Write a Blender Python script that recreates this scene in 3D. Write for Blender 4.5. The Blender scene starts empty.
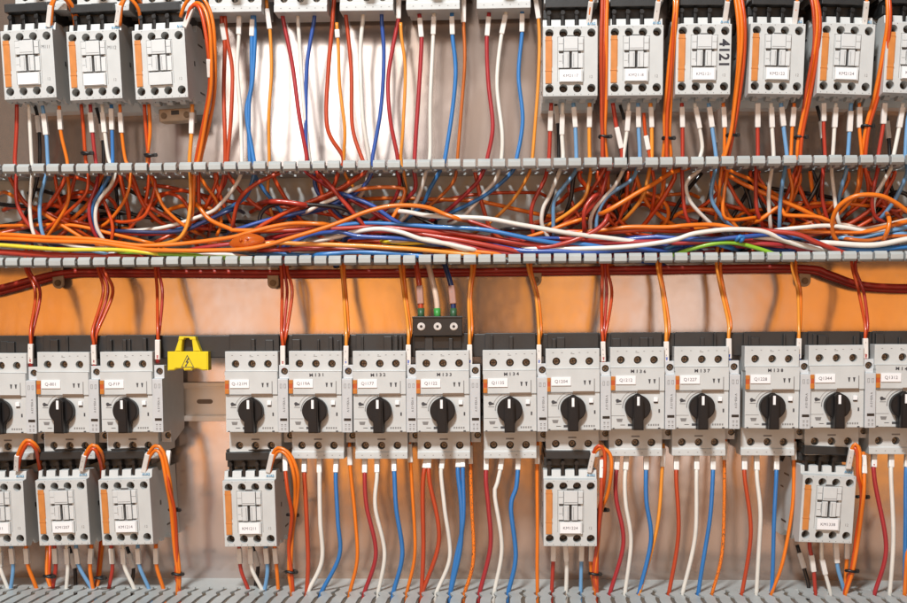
import bpy, bmesh, math, random
from mathutils import Vector, Matrix, noise
random.seed(7)
R = math.radians
MM = 0.001
scene = bpy.context.scene
COL = scene.collection

# ------------------------------------------------------------------ camera, world, lamps, exposure
FPX, D0 = 1240.0, 1115.0
YAW, PITCH, ROLL = R(2.5), R(-3.5), R(-0.30)
SHY = 0.115
cam_rot = Matrix.Rotation(YAW, 3, 'Z') @ Matrix.Rotation(R(90) + PITCH, 3, 'X') @ Matrix.Rotation(ROLL, 3, 'Z')
cd = bpy.data.cameras.new('camera'); cam = bpy.data.objects.new('camera', cd); COL.objects.link(cam)
cam.location = (0, -D0 * MM, 0); cam.rotation_euler = cam_rot.to_euler()
cd.sensor_width = 36; cd.lens = 36 * FPX / 907; cd.shift_y = SHY
cd.clip_start = 0.01; cd.clip_end = 50
scene.camera = cam

w = bpy.data.worlds.new('World'); scene.world = w; w.use_nodes = True
bg = w.node_tree.nodes['Background']
bg.inputs[0].default_value = (0.95, 0.97, 1.0, 1); bg.inputs[1].default_value = 0.09

def lamp(name, loc, target, size, sizey, power, color):
    l = bpy.data.lights.new(name, 'AREA'); l.shape = 'RECTANGLE'; l.size = size; l.size_y = sizey
    l.energy = power; l.color = color
    o = bpy.data.objects.new(name, l); COL.objects.link(o); o.location = loc
    o.rotation_euler = (Vector(target) - Vector(loc)).to_track_quat('-Z', 'Y').to_euler()
    return o
lamp('ceiling_lamp', (-0.35, -1.55, 1.45), (0, 0, 0.0), 0.24, 0.20, 54, (0.97, 0.99, 1.0))
lamp('flash_lamp', (-0.36, -1.25, 0.50), (0, 0, 0), 0.34, 0.34, 2.1, (1.0, 0.98, 0.95))
# added fill lights behind the camera, shaped to mirror as patches in the plate
for x0, x1, p, c in ((-1.45, -0.78, 3.4, (1.0, 0.38, 0.04)), (-0.57, -0.22, 2.3, (1.0, 0.38, 0.04)), (0.05, 0.27, 1.4, (1.0, 0.38, 0.04)), (0.62, 1.2, 2.9, (1.0, 0.38, 0.04)),
                     (-0.76, -0.59, 0.9, (1, 0.9, 0.85)), (0.30, 0.58, 1.3, (1, 0.9, 0.85))):
    lamp('plate_reflection_fill', ((x0 + x1) / 2, -2.1, -0.10), ((x0 + x1) / 2, 0, -0.10), x1 - x0, 0.58, p, c)
lamp('high_reflection_fill', (-0.2, -2.1, 0.62), (-0.2, 0, 0.62), 1.5, 0.50, 2.2, (1, 0.86, 0.76))  # added fill, mirrors as a pale tone in the upper plate
lamp('low_reflection_fill', (0.05, -2.1, -0.85), (0.05, 0, -0.85), 2.3, 0.75, 5.2, (1.0, 0.73, 0.56))  # added fill, mirrors as a pinkish tone in the lower plate

scene.view_settings.view_transform = 'Standard'
scene.view_settings.look = 'None'
scene.view_settings.exposure = -0.03
scene.view_settings.gamma = 1.0

# ------------------------------------------------------------------ measuring helpers
def up(px, py, d):
    """a point of the photograph (907x603) at d mm in front of the plate -> mm coordinates"""
    u = (px - 453.5) / FPX; v = -(py - 301.5 - SHY * 907) / FPX
    r = cam_rot @ Vector((u, v, -1.0))
    t = (D0 - d) / r.y
    return Vector((r.x * t, -d, r.z * t))
def pix(p):
    q = cam_rot.transposed() @ (Vector(p) - Vector((0, -D0, 0)))
    return (453.5 + FPX * q.x / -q.z, 301.5 - FPX * q.y / -q.z + SHY * 907)

# ------------------------------------------------------------------ materials
def mat(name, col, rough=0.45, metal=0.0, var=0.0, scale=60, bump=0.0, bscale=400, col2=None, spec=0.5, coat=0.0, trans=0.0, alpha=1.0, stretch=None):
    m = bpy.data.materials.new(name); m.use_nodes = True
    nt = m.node_tree; b = nt.nodes['Principled BSDF']
    b.inputs['Base Color'].default_value = (*col, 1); b.inputs['Roughness'].default_value = rough
    b.inputs['Metallic'].default_value = metal; b.inputs['Specular IOR Level'].default_value = spec
    b.inputs['Coat Weight'].default_value = coat; b.inputs['Transmission Weight'].default_value = trans
    tc = nt.nodes.new('ShaderNodeTexCoord'); src = tc.outputs['Object']
    if stretch:
        mp = nt.nodes.new('ShaderNodeMapping'); mp.inputs['Scale'].default_value = stretch
        nt.links.new(src, mp.inputs[0]); src = mp.outputs[0]
    if var or col2:
        n = nt.nodes.new('ShaderNodeTexNoise'); n.inputs['Scale'].default_value = scale; n.inputs['Detail'].default_value = 5
        nt.links.new(src, n.inputs['Vector'])
        r = nt.nodes.new('ShaderNodeValToRGB')
        r.color_ramp.elements[0].position = 0.35; r.color_ramp.elements[1].position = 0.65
        c2 = col2 or tuple(min(1, c * (1 - var)) for c in col)
        r.color_ramp.elements[0].color = (*c2, 1); r.color_ramp.elements[1].color = (*col, 1)
        nt.links.new(n.outputs['Fac'], r.inputs[0]); nt.links.new(r.outputs[0], b.inputs['Base Color'])
        mr = nt.nodes.new('ShaderNodeMapRange'); mr.inputs['To Min'].default_value = max(0.02, rough - 0.07); mr.inputs['To Max'].default_value = rough + 0.1
        nt.links.new(n.outputs['Fac'], mr.inputs['Value']); nt.links.new(mr.outputs[0], b.inputs['Roughness'])
    if bump:
        n2 = nt.nodes.new('ShaderNodeTexNoise'); n2.inputs['Scale'].default_value = bscale; n2.inputs['Detail'].default_value = 3
        nt.links.new(src, n2.inputs['Vector'])
        bp = nt.nodes.new('ShaderNodeBump'); bp.inputs['Strength'].default_value = bump; bp.inputs['Distance'].default_value = 0.0003
        nt.links.new(n2.outputs['Fac'], bp.inputs['Height']); nt.links.new(bp.outputs[0], b.inputs['Normal'])
    return m

M = {}
M['grey'] = mat('light_grey_plastic', (0.57, 0.59, 0.58), 0.40, var=0.10, scale=45, bump=0.25, bscale=900)
M['grey2'] = mat('light_grey_plastic_aux', (0.56, 0.58, 0.59), 0.40, var=0.10, scale=60, bump=0.25, bscale=900)
M['white_grey'] = mat('pale_grey_plastic', (0.62, 0.64, 0.635), 0.38, var=0.06, scale=80)
M['duct'] = mat('duct_grey_plastic', (0.46, 0.49, 0.48), 0.38, var=0.15, scale=30, bump=0.2)
M['black'] = mat('black_plastic', (0.009, 0.0095, 0.010), 0.38, var=0.3, scale=60, bump=0.2)
M['charcoal'] = mat('charcoal_plastic', (0.022, 0.024, 0.025), 0.40, var=0.3, scale=60, bump=0.2)
M['knob'] = mat('knob_black_plastic', (0.010, 0.010, 0.011), 0.42, var=0.2, scale=70, bump=0.15, spec=0.3)
M['ink'] = mat('printing_ink', (0.05, 0.05, 0.055), 0.6)
M['faint'] = mat('grey_printing_ink', (0.20, 0.195, 0.19), 0.6)
M['recess'] = mat('recess_dark_grey', (0.10, 0.10, 0.10), 0.5)
M['tagink'] = mat('label_printing_ink', (0.10, 0.10, 0.12), 0.6)
M['marker'] = mat('marker_pen_ink', (0.02, 0.02, 0.03), 0.5)
M['blueink'] = mat('blue_printing_ink', (0.06, 0.25, 0.42), 0.5)
M['tag'] = mat('white_label_film', (0.86, 0.86, 0.87), 0.35, var=0.03, scale=120)
M['pointer'] = mat('white_paint', (0.85, 0.85, 0.86), 0.4)
M['orange_tab'] = mat('orange_plastic', (0.62, 0.20, 0.025), 0.4, var=0.2, scale=120)
M['red_tab'] = mat('red_orange_plastic', (0.48, 0.075, 0.012), 0.4)
M['orange_bar'] = mat('pale_orange_plastic', (0.62, 0.23, 0.055), 0.38, var=0.15, scale=90)
M['brown'] = mat('dark_brown_fill', (0.16, 0.11, 0.075), 0.5)
M['yellow'] = mat('yellow_plastic', (0.74, 0.58, 0.008), 0.38, var=0.06, scale=60)
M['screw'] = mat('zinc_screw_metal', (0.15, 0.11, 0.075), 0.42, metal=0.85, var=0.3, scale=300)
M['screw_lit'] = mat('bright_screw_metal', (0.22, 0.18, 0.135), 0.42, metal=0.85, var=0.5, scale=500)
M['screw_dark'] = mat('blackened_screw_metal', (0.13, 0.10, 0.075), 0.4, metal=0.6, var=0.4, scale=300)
M['silver'] = mat('nickel_screw_metal', (0.62, 0.63, 0.63), 0.45, metal=0.5, var=0.2, scale=300)
M['rail'] = mat('galvanised_rail', (0.70, 0.68, 0.65), 0.36, metal=0.4, var=0.15, scale=40, stretch=(0.3, 1, 1))
M['tan_metal'] = mat('brass_plate', (0.38, 0.30, 0.22), 0.45, metal=0.3, var=0.2, scale=200)
M['sleeve'] = mat('white_marker_sleeve', (0.78, 0.75, 0.71), 0.35, var=0.08, scale=200)
M['sleeve_brown'] = mat('brown_marker_sleeve', (0.34, 0.15, 0.10), 0.35, var=0.08, scale=200)
M['cap'] = mat('translucent_orange_cap', (0.90, 0.20, 0.02), 0.18, trans=0.55, coat=0.4)
M['green_f'] = mat('green_ferrule', (0.05, 0.30, 0.06), 0.4)
M['dark_green_f'] = mat('dark_green_ferrule', (0.035, 0.10, 0.045), 0.4)
M['blue_f'] = mat('blue_ferrule', (0.03, 0.07, 0.32), 0.4)
M['red_f'] = mat('red_ferrule', (0.32, 0.02, 0.015), 0.4)
M['cable'] = mat('dark_red_cable', (0.42, 0.026, 0.012), 0.4, var=0.25, scale=90)
WC = dict(red=(0.44, 0.040, 0.022), crimson=(0.40, 0.030, 0.035), brick=(0.50, 0.062, 0.018), orange=(0.80, 0.19, 0.012),
          redorange=(0.56, 0.065, 0.008), amber=(0.82, 0.30, 0.035), white=(0.80, 0.77, 0.70), tan=(0.70, 0.52, 0.40),
          blue=(0.035, 0.19, 0.50), darkblue=(0.03, 0.09, 0.36), lightblue=(0.16, 0.36, 0.62), navy=(0.02, 0.035, 0.12),
          black=(0.014, 0.013, 0.014), yellow=(0.75, 0.62, 0.04), green=(0.25, 0.50, 0.03), brown=(0.52, 0.13, 0.02))
for k, c in WC.items():
    M['w_' + k] = mat('pvc_' + k, c, 0.30, var=0.13, scale=35, bump=0.12, bscale=300, coat=0.15)
# orange wire with its black manufacturer printing (illegible dashes in the photo)
def printed(name, base, ink):
    m = mat(name, base, 0.32, coat=0.15); nt = m.node_tree; b = nt.nodes['Principled BSDF']
    tc = nt.nodes.new('ShaderNodeTexCoord'); mp = nt.nodes.new('ShaderNodeMapping'); mp.inputs['Scale'].default_value = (1, 1, 1)
    n = nt.nodes.new('ShaderNodeTexNoise'); n.inputs['Scale'].default_value = 1300; n.inputs['Detail'].default_value = 0
    nt.links.new(tc.outputs['Object'], mp.inputs[0]); nt.links.new(mp.outputs[0], n.inputs['Vector'])
    r = nt.nodes.new('ShaderNodeValToRGB'); r.color_ramp.interpolation = 'CONSTANT'
    r.color_ramp.elements[0].color = (*ink, 1); r.color_ramp.elements[1].color = (*base, 1); r.color_ramp.elements[1].position = 0.36
    nt.links.new(n.outputs['Fac'], r.inputs[0]); nt.links.new(r.outputs[0], b.inputs['Base Color'])
    return m
M['w_printed'] = printed('pvc_orange_printed', WC['orange'], (0.05, 0.03, 0.03))

# mounting plate: metal with two base tones mixed by soft noise
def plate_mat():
    m = bpy.data.materials.new('patchy_plate_metal'); m.use_nodes = True; nt = m.node_tree; b = nt.nodes['Principled BSDF']
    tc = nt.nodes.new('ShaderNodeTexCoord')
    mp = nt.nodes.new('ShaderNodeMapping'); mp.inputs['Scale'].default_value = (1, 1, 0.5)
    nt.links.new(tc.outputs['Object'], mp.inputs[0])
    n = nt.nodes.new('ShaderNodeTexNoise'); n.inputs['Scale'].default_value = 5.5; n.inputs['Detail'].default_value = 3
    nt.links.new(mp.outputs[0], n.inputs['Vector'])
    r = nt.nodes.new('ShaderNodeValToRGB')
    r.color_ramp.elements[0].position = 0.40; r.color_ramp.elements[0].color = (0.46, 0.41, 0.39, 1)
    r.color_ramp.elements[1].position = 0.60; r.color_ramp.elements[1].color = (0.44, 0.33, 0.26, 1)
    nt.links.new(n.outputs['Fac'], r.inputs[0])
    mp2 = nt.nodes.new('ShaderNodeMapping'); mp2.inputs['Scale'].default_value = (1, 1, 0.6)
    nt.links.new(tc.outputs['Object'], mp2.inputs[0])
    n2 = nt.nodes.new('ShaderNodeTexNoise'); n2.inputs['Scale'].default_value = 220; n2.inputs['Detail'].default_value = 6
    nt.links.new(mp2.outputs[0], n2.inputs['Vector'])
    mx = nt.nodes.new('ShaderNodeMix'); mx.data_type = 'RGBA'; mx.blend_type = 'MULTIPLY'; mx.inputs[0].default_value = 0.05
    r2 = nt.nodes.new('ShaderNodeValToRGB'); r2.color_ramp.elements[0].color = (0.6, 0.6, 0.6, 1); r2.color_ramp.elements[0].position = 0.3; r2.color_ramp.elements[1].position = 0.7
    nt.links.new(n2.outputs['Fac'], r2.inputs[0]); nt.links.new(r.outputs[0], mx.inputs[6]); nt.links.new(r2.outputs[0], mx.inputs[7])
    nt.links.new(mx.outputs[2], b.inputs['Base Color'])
    b.inputs['Metallic'].default_value = 0.75
    mr = nt.nodes.new('ShaderNodeMapRange'); mr.inputs['To Min'].default_value = 0.13; mr.inputs['To Max'].default_value = 0.20
    nt.links.new(n2.outputs['Fac'], mr.inputs['Value']); nt.links.new(mr.outputs[0], b.inputs['Roughness'])
    bp = nt.nodes.new('ShaderNodeBump'); bp.inputs['Strength'].default_value = 0.35; bp.inputs['Distance'].default_value = 0.0008
    n3 = nt.nodes.new('ShaderNodeTexNoise'); n3.inputs['Scale'].default_value = 26
    nt.links.new(tc.outputs['Object'], n3.inputs['Vector']); nt.links.new(n3.outputs['Fac'], bp.inputs['Height']); nt.links.new(bp.outputs[0], b.inputs['Normal'])
    return m
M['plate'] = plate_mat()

# ------------------------------------------------------------------ mesh helpers (all in mm; d = distance in front of the plate -> y = -d)
class MB:
    def __init__(s): s.bm = bmesh.new()
    def _merge(s, b):
        me = bpy.data.meshes.new('tmp'); b.to_mesh(me); b.free(); s.bm.from_mesh(me); bpy.data.meshes.remove(me)
    def box(s, x0, x1, z0, z1, d0, d1, bev=0.0, seg=2):
        b = bmesh.new(); bmesh.ops.create_cube(b, size=1)
        for v in b.verts:
            v.co = Vector(((x0 + x1) / 2 + v.co.x * (x1 - x0), -(d0 + d1) / 2 + v.co.y * (d1 - d0), (z0 + z1) / 2 + v.co.z * (z1 - z0)))
        if bev: bmesh.ops.bevel(b, geom=b.edges[:], offset=bev, segments=seg, affect='EDGES', profile=0.6)
        s._merge(b); return s
    def cyl(s, x, z, r, d0, d1, n=20, bev=0.0):
        b = bmesh.new(); bmesh.ops.create_cone(b, cap_ends=True, segments=n, radius1=r, radius2=r, depth=1)
        for v in b.verts: v.co = Vector((x + v.co.x, -(d0 + d1) / 2 - v.co.z * (d1 - d0), z + v.co.y))
        bmesh.ops.recalc_face_normals(b, faces=b.faces[:])
        if bev:
            ed = [e for e in b.edges if all(abs(v.co.y + d1) < 1e-4 for v in e.verts)]
            bmesh.ops.bevel(b, geom=ed, offset=bev, segments=2, affect='EDGES')
        s._merge(b); return s
    def prism(s, pts, d0, d1, bev=0.0):
        """outline in x,z extruded along depth"""
        b = bmesh.new()
        a = [b.verts.new((x, -d0, z)) for x, z in pts]; c = [b.verts.new((x, -d1, z)) for x, z in pts]
        b.faces.new(a); b.faces.new(c[::-1])
        for i in range(len(pts)):
            j = (i + 1) % len(pts); b.faces.new((a[j], a[i], c[i], c[j]))
        bmesh.ops.recalc_face_normals(b, faces=b.faces[:])
        if bev:
            ed = [e for e in b.edges if all(abs(v.co.y + d1) < 1e-4 for v in e.verts)]
            bmesh.ops.bevel(b, geom=ed, offset=bev, segments=2, affect='EDGES')
        s._merge(b); return s
    def sideprism(s, pts, x0, x1, bev=0.0):
        """outline in d,z extruded along x"""
        b = bmesh.new()
        a = [b.verts.new((x0, -d, z)) for d, z in pts]; c = [b.verts.new((x1, -d, z)) for d, z in pts]
        b.faces.new(a); b.faces.new(c[::-1])
        for i in range(len(pts)):
            j = (i + 1) % len(pts); b.faces.new((a[j], a[i], c[i], c[j]))
        bmesh.ops.recalc_face_normals(b, faces=b.faces[:])
        if bev: bmesh.ops.bevel(b, geom=b.edges[:], offset=bev, segments=2, affect='EDGES', profile=0.6)
        s._merge(b); return s
    def topprism(s, pts, z0, z1):
        """outline in x,d extruded along z"""
        b = bmesh.new()
        a = [b.verts.new((x, -d, z0)) for x, d in pts]; c = [b.verts.new((x, -d, z1)) for x, d in pts]
        b.faces.new(a); b.faces.new(c[::-1])
        for i in range(len(pts)):
            j = (i + 1) % len(pts); b.faces.new((a[j], a[i], c[i], c[j]))
        bmesh.ops.recalc_face_normals(b, faces=b.faces[:])
        s._merge(b); return s
    def tube(s, pts, r, n=8, flat=1.0):
        b = s.bm; rings = []
        N = len(pts); ref = Vector((0, -1, 0))
        for i, p in enumerate(pts):
            t = (pts[min(i + 1, N - 1)] - pts[max(i - 1, 0)]).normalized()
            a = t.cross(ref)
            if a.length < 1e-3: a = t.cross(Vector((1, 0, 0)))
            a.normalize(); c = a.cross(t)
            rings.append([b.verts.new(p + a * (r * math.cos(2 * math.pi * k / n)) + c * (r * flat * math.sin(2 * math.pi * k / n))) for k in range(n)])
        for i in range(N - 1):
            for k in range(n):
                f = b.faces.new((rings[i][k], rings[i][(k + 1) % n], rings[i + 1][(k + 1) % n], rings[i + 1][k])); f.smooth = True
        b.faces.new(rings[0][::-1]); b.faces.new(rings[-1])
        return s
    def mesh(s, name, m, smooth=False):
        bmesh.ops.recalc_face_normals(s.bm, faces=s.bm.faces[:])
        if smooth:
            for f in s.bm.faces: f.smooth = True
        s.bm.transform(Matrix.Scale(MM, 4))
        me = bpy.data.meshes.new(name); s.bm.to_mesh(me); s.bm.free(); me.materials.append(m); return me
    def build(s, name, m, parent=None, loc=None, smooth=False):
        me = s.mesh(name, m, smooth); o = bpy.data.objects.new(name, me); COL.objects.link(o)
        if parent is not None: o.parent = parent
        if loc is not None: o.location = Vector(loc) * MM
        return o

def cut(o, cutter):
    """carve holes (a MB of cylinders or boxes) out of a mesh object and bake the result"""
    co = cutter.build('cutter', M['black'])
    co.matrix_world = o.matrix_world
    md = o.modifiers.new('b', 'BOOLEAN'); md.operation = 'DIFFERENCE'; md.object = co; md.solver = 'EXACT'
    dg = bpy.context.evaluated_depsgraph_get(); dg.update()
    me = bpy.data.meshes.new_from_object(o.evaluated_get(dg)); o.modifiers.clear(); old = o.data; o.data = me; me.name = o.name
    cm = co.data; bpy.data.objects.remove(co); bpy.data.meshes.remove(cm); bpy.data.meshes.remove(old)
    return o

def props(o, label=None, cat=None, group=None, kind=None):
    if label: o['label'] = label
    if cat: o['category'] = cat
    if group: o['group'] = group
    if kind: o['kind'] = kind
    return o
def empty(name, loc=(0, 0, 0)):
    o = bpy.data.objects.new(name, None); COL.objects.link(o); o.location = Vector(loc) * MM; o.empty_display_size = 0.01; return o
def copy_tree(o, parent=None):
    c = o.copy(); COL.objects.link(c)
    if parent is not None: c.parent = parent
    for ch in list(o.children): copy_tree(ch, c)
    return c

_tc = {}
def text_mesh(s, size, m, bold=0.0):
    key = (s, size, m.name, bold)
    if key in _tc: return _tc[key]
    c = bpy.data.curves.new('txt', 'FONT'); c.body = s; c.size = size * MM; c.align_x = 'CENTER'; c.align_y = 'CENTER'
    c.extrude = 0.00003; c.offset = bold * MM; c.resolution_u = 2
    o = bpy.data.objects.new('txt', c); COL.objects.link(o)
    dg = bpy.context.evaluated_depsgraph_get(); dg.update()
    me = bpy.data.meshes.new_from_object(o.evaluated_get(dg)); bpy.data.objects.remove(o); bpy.data.curves.remove(c)
    me.materials.clear(); me.materials.append(m); me.name = 'text'; _tc[key] = me; return me
def put_text(name, s, size, m, x, z, d, parent, rot=0, bold=0.0, sx=1.0):
    o = bpy.data.objects.new(name, text_mesh(s, size, m, bold)); COL.objects.link(o); o.parent = parent
    o.rotation_euler = (Matrix.Rotation(R(90), 3, 'X') @ Matrix.Rotation(R(rot), 3, 'Z')).to_euler()
    o.scale = (sx, 1, 1); o.location = (x * MM, -(d + 0.06) * MM, z * MM); return o

# ------------------------------------------------------------------ the setting: mounting plate
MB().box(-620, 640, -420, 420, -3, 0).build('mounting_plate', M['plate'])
props(bpy.data.objects['mounting_plate'], kind='structure', label='bare metal mounting plate behind all the devices')

# ------------------------------------------------------------------ wiring ducts
PITCH_D = 12.5
def zz(px, py, d): return up(px, py, d).z
def finger_wall(zc, x0, x1, depth, headside, strip=12, gap=1.15):
    """slotted side wall seen edge on: base strip, fingers with wavy edges, thick cover lip on each finger tip"""
    m = MB(); t = 1.7
    m.box(x0, x1, zc - t / 2, zc + t / 2, 0, strip)
    n = int((x1 - x0) / PITCH_D)
    for i in range(n):
        c = x0 + (i + 0.5) * PITCH_D
        hw = PITCH_D / 2 - gap
        prof = [(0, strip), (0.2, strip + 4), (1.8, strip + 9), (1.2, strip + 14), (-1.5, strip + 21), (-0.8, strip + 26), (1.7, strip + 33), (0.8, strip + 38), (0, strip + 44), (0, depth - 3)]
        pts = [(c - hw + o, d) for o, d in prof] + [(c + hw + o, d) for o, d in prof[::-1]]
        m.topprism(pts, zc - t / 2 + 0.05, zc + t / 2 - 0.05)
        j = random.uniform(-0.35, 0.35); k = random.uniform(-0.3, 0.3)
        hl = 5.15
        # lip block on the tip: rear chamfer and a small hook
        b = [(depth - 7, -3.6 + k), (depth - 2.6, -4.3 + k), (depth - 0.2, -2.6 + k), (depth, 1.6 + k), (depth - 3.0, 4.0 + k), (depth - 7, 3.4 + k)]
        m.sideprism([(a, zc + q) for a, q in b], c - hl + j, c + hl + j, bev=0.45)
        if headside < 0: m.box(c - 2.0 + j + hl - 1, c + 2.0 + j + hl - 1, zc - 4.6, zc - 1.0, depth - 22, depth - 12, bev=0.3)
    return m
duct = empty('wiring_duct', up(453, 215, 0)); dl = duct.location / MM
zu, zl = zz(453, 163.5, 80), zz(453, 259, 80)
def rel(mb): mb.bm.transform(Matrix.Translation(-Vector(dl))); return mb
rel(finger_wall(zu, -500, 500, 80, -1)).build('slotted_wall', M['duct'], duct)
rel(finger_wall(zl, -500, 500, 80, +1)).build('slotted_wall', M['duct'], duct)
bk = MB().box(-500, 500, zl + 0.9, zu - 0.9, 0, 1.8).build('back_wall', M['duct'], None)
bk.data.transform(Matrix.Translation(-Vector(dl) * MM)); bk.parent = duct
for px, py in ((58, 283), (273, 283), (536, 280), (805, 281)):
    c = up(px, py, 12)
    o = rel(MB().box(c.x - 5, c.x + 5, c.z, c.z + 14, 9, 12, bev=0.4).cyl(c.x, c.z, 5, 9.05, 12.05, 24, bev=0.4)).build('mounting_lug', M['tan_metal'], duct)
    s = rel(MB().cyl(c.x, c.z, 2.9, 12.05, 13.6, 20, bev=0.5).cyl(c.x, c.z, 1.2, 13.55, 13.8, 6)).build('lug_screw', M['screw'], o)
props(duct, 'open grey slotted wiring duct packed with wires across the middle', 'wiring duct')

d2 = empty('wiring_duct', up(453, 590, 0)); dl = d2.location / MM
zb = zz(453, 580, 0)
rel(finger_wall(zb, -500, 500, 125, 1, 38, 1.75)).build('slotted_wall', M['duct'], d2)
rel(MB().box(-500, 500, zb - 100, zb - 0.9, 0, 1.8)).build('back_wall', M['duct'], d2)
rel(finger_wall(zb - 100, -500, 500, 125, 1, 38, 1.75)).build('slotted_wall', M['duct'], d2)
props(d2, 'grey slotted wiring duct along the bottom edge, seen from above', 'wiring duct')
SLOT0 = -500.0

# ------------------------------------------------------------------ DIN rail behind the breakers
def din_rail(zc, label):
    r = empty('mounting_rail', (0, 0, zc))
    m = MB()
    m.box(-500, 500, -13.5, 13.5, 0.2, 1.2); m.box(-500, 500, 12.5, 13.5, 1.2, 7.5); m.box(-500, 500, -13.5, -12.5, 1.2, 7.5)
    m.box(-500, 500, 13.5, 17.5, 6.5, 7.5, bev=0.3); m.box(-500, 500, -17.5, -13.5, 6.5, 7.5, bev=0.3)
    o = m.build('rail_profile', M['rail'], r)
    for i in range(-20, 20):
        x = up(205, 402, 1).x + i * 36
        if abs(x) > 480: continue
        s = MB(); a = [(x - 6 + 3 * math.cos(t), 3 * math.sin(t)) for t in [R(90 + 18 * k) for k in range(11)]] + [(x + 6 + 3 * math.cos(t), 3 * math.sin(t)) for t in [R(-90 + 18 * k) for k in range(11)]]
        b = [(x + (p - x) * 0.82, q * 0.7) for p, q in a]
        s.prism(a, 1.2, 1.7, bev=0.2); s.build('slot_rim', M['rail'], r)
        s = MB(); s.prism(b, 1.7, 1.75); s.build('slot', M['brown'], r)
    props(r, label, 'mounting rail')
din_rail(zz(453, 401, 4), 'galvanised rail with oblong slots, carrying the row of rotary breakers')

# ------------------------------------------------------------------ circuit breaker prototype (origin: knob centre, x right, z up)
def screw_part(name, x, z, r, d, parent, m, ring=0):
    s = MB().cyl(x, z, r, d - 3, d, 18, bev=0.35)
    o = s.build(name, m, parent)
    if ring: MB().cyl(x, z, ring, d - 3.2, d - 1.6, 20).build('cavity_shade', M['black'], o)  # black disc puts the shade of the deep screw hole into colour
    c = MB().box(x - r * 0.75, x + r * 0.75, z - 0.35, z + 0.35, d + 0.02, d + 0.09); c.box(x - 0.35, x + 0.35, z - r * 0.75, z + r * 0.75, d + 0.02, d + 0.085)
    c.bm.transform(Matrix.Translation(Vector((x, 0, z))) @ Matrix.Rotation(random.uniform(0, 1.5), 4, 'Y') @ Matrix.Translation(Vector((-x, 0, -z))))
    q = c.build('drive_slot', M['black'], o)
    return o
def make_breaker():
    r = empty('circuit_breaker')
    hx = 22.5
    prof = [(7.5, 44), (50, 44), (52, 50.3), (72, 50.3), (72, 33.4), (75, 33.4), (75, 13.8), (73.6, 13.2), (73.6, -18.2), (60, -18.2), (60, -36), (61.5, -36.6), (61.5, -42.3),
            (40, -42.3), (36, -38), (7.5, -38)]
    h = MB().sideprism(prof, -hx, hx, bev=0.45).build('housing', M['grey'], r)
    c = MB()
    for x in (-13.6, 0.4, 14.0):
        c.cyl(x, 39.6, 3.3, 64, 80, 24); c.cyl(x - 0.4, -31.0, 3.3, 50, 70, 24)
    c.box(-22.6, -22.0, -30, 30, 60, 80)
    cut(h, c)
    for x in (-13.6, 0.4, 14.0):
        screw_part('terminal_screw', x, 39.6, 2.25, 67.5, r, M['screw_lit'], 3.2); screw_part('terminal_screw', x - 0.4, -31.0, 2.25, 54.5, r, M['screw_lit'], 3.2)
    # front lines and recess edges
    MB().box(0, 18.2, 12.6, 14.6, 73.7, 75.3, bev=0.2).build('dark_ledge_strip', M['brown'], r)  # thin dark brown strip along the right half of the face step
    k = MB(); k.box(17.6, 18.3, 14.6, 25, 75.0, 75.12); k.box(-21, 0.0, 13.2, 13.7, 75.0, 75.1)
    k.box(-21.5, -10.5, -7.3, -6.9, 73.6, 73.72); k.box(-0.2, 0.2, 8.5, 13, 73.6, 73.72); k.box(-22.4, 22.4, 33.15, 33.45, 75.0, 75.1)
    k.build('panel_line', M['faint'], r)
    # dial arc
    a = MB(); pts = [Vector((12.2 * math.cos(t), -73.7, 12.2 * math.sin(t))) for t in [R(95 + 8 * i) for i in range(12)]]
    a.tube(pts, 0.28, 5); pts = [Vector((14.6 * math.cos(t), -73.7, 14.6 * math.sin(t))) for t in [R(105 + 8 * i) for i in range(8)]]; a.tube(pts, 0.15, 5)
    a.build('dial_scale', M['faint'], r)
    # rotary knob: disc with pointed top and a handle reaching down
    kn = []
    for i in range(0, 41):
        t = R(-60 + 300 * i / 40)
        rr = 10.6 + (1.1 * math.exp(-((math.degrees(t) - 90) / 13) ** 2))
        kn.append((rr * math.cos(t), rr * math.sin(t)))
    kn += [(-4.6, -11.5), (-4.5, -18.6), (4.3, -18.6), (4.4, -11.5)]
    kb = MB().prism(kn, 73.6, 80, bev=0.8)
    kb.prism([(-4.3, -18.3), (-4.0, 8.6), (-2.2, 10.6), (1.2, 10.6), (3.6, 8.6), (4.1, -18.3)], 80, 86.5, bev=1.0)
    ko = kb.build('knob', M['knob'], r)
    MB().box(-1.5, 0.6, 2.2, 9.6, 86.5, 86.7, bev=0.05).build('pointer_mark', M['pointer'], ko)
    # small front details
    MB().box(13.4, 16.9, 4.8, 8.4, 73.6, 75.6, bev=0.3).build('test_button', M['pointer'], r)
    MB().box(13.6, 17.0, 3.6, 4.6, 73.6, 73.9).build('button_gap', M['ink'], r)
    g = MB(); g.box(17.6, 18.9, -4.6, -1.6, 73.6, 73.75); g.box(-7.8, -4.6, -15.8, -13.9, 73.6, 73.8, bev=0.05); g.box(-14, -10.5, -15.1, -14.6, 73.6, 73.7)
    g.box(-3.2 - 10, -1.0 - 8.9, -15.0, -14.7, 73.6, 73.7)
    g.box(-20.5, -18.9, -18.2, -17.2, 73.6, 73.75); g.box(17.3, 19.3, -18.2, -17.0, 73.6, 73.75)
    # little padlock and setting pictograms
    g.cyl(-16.5, 5.6, 1.5, 73.6, 73.72, 10); g.prism([(-17.5, 3.6), (-13.0, 4.6), (-13.6, 5.8), (-16.5, 6.6)], 73.6, 73.74); g.box(-18, -13, 2.4, 2.8, 73.6, 73.7)
    g.build('front_marking', M['ink'], r)
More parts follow.
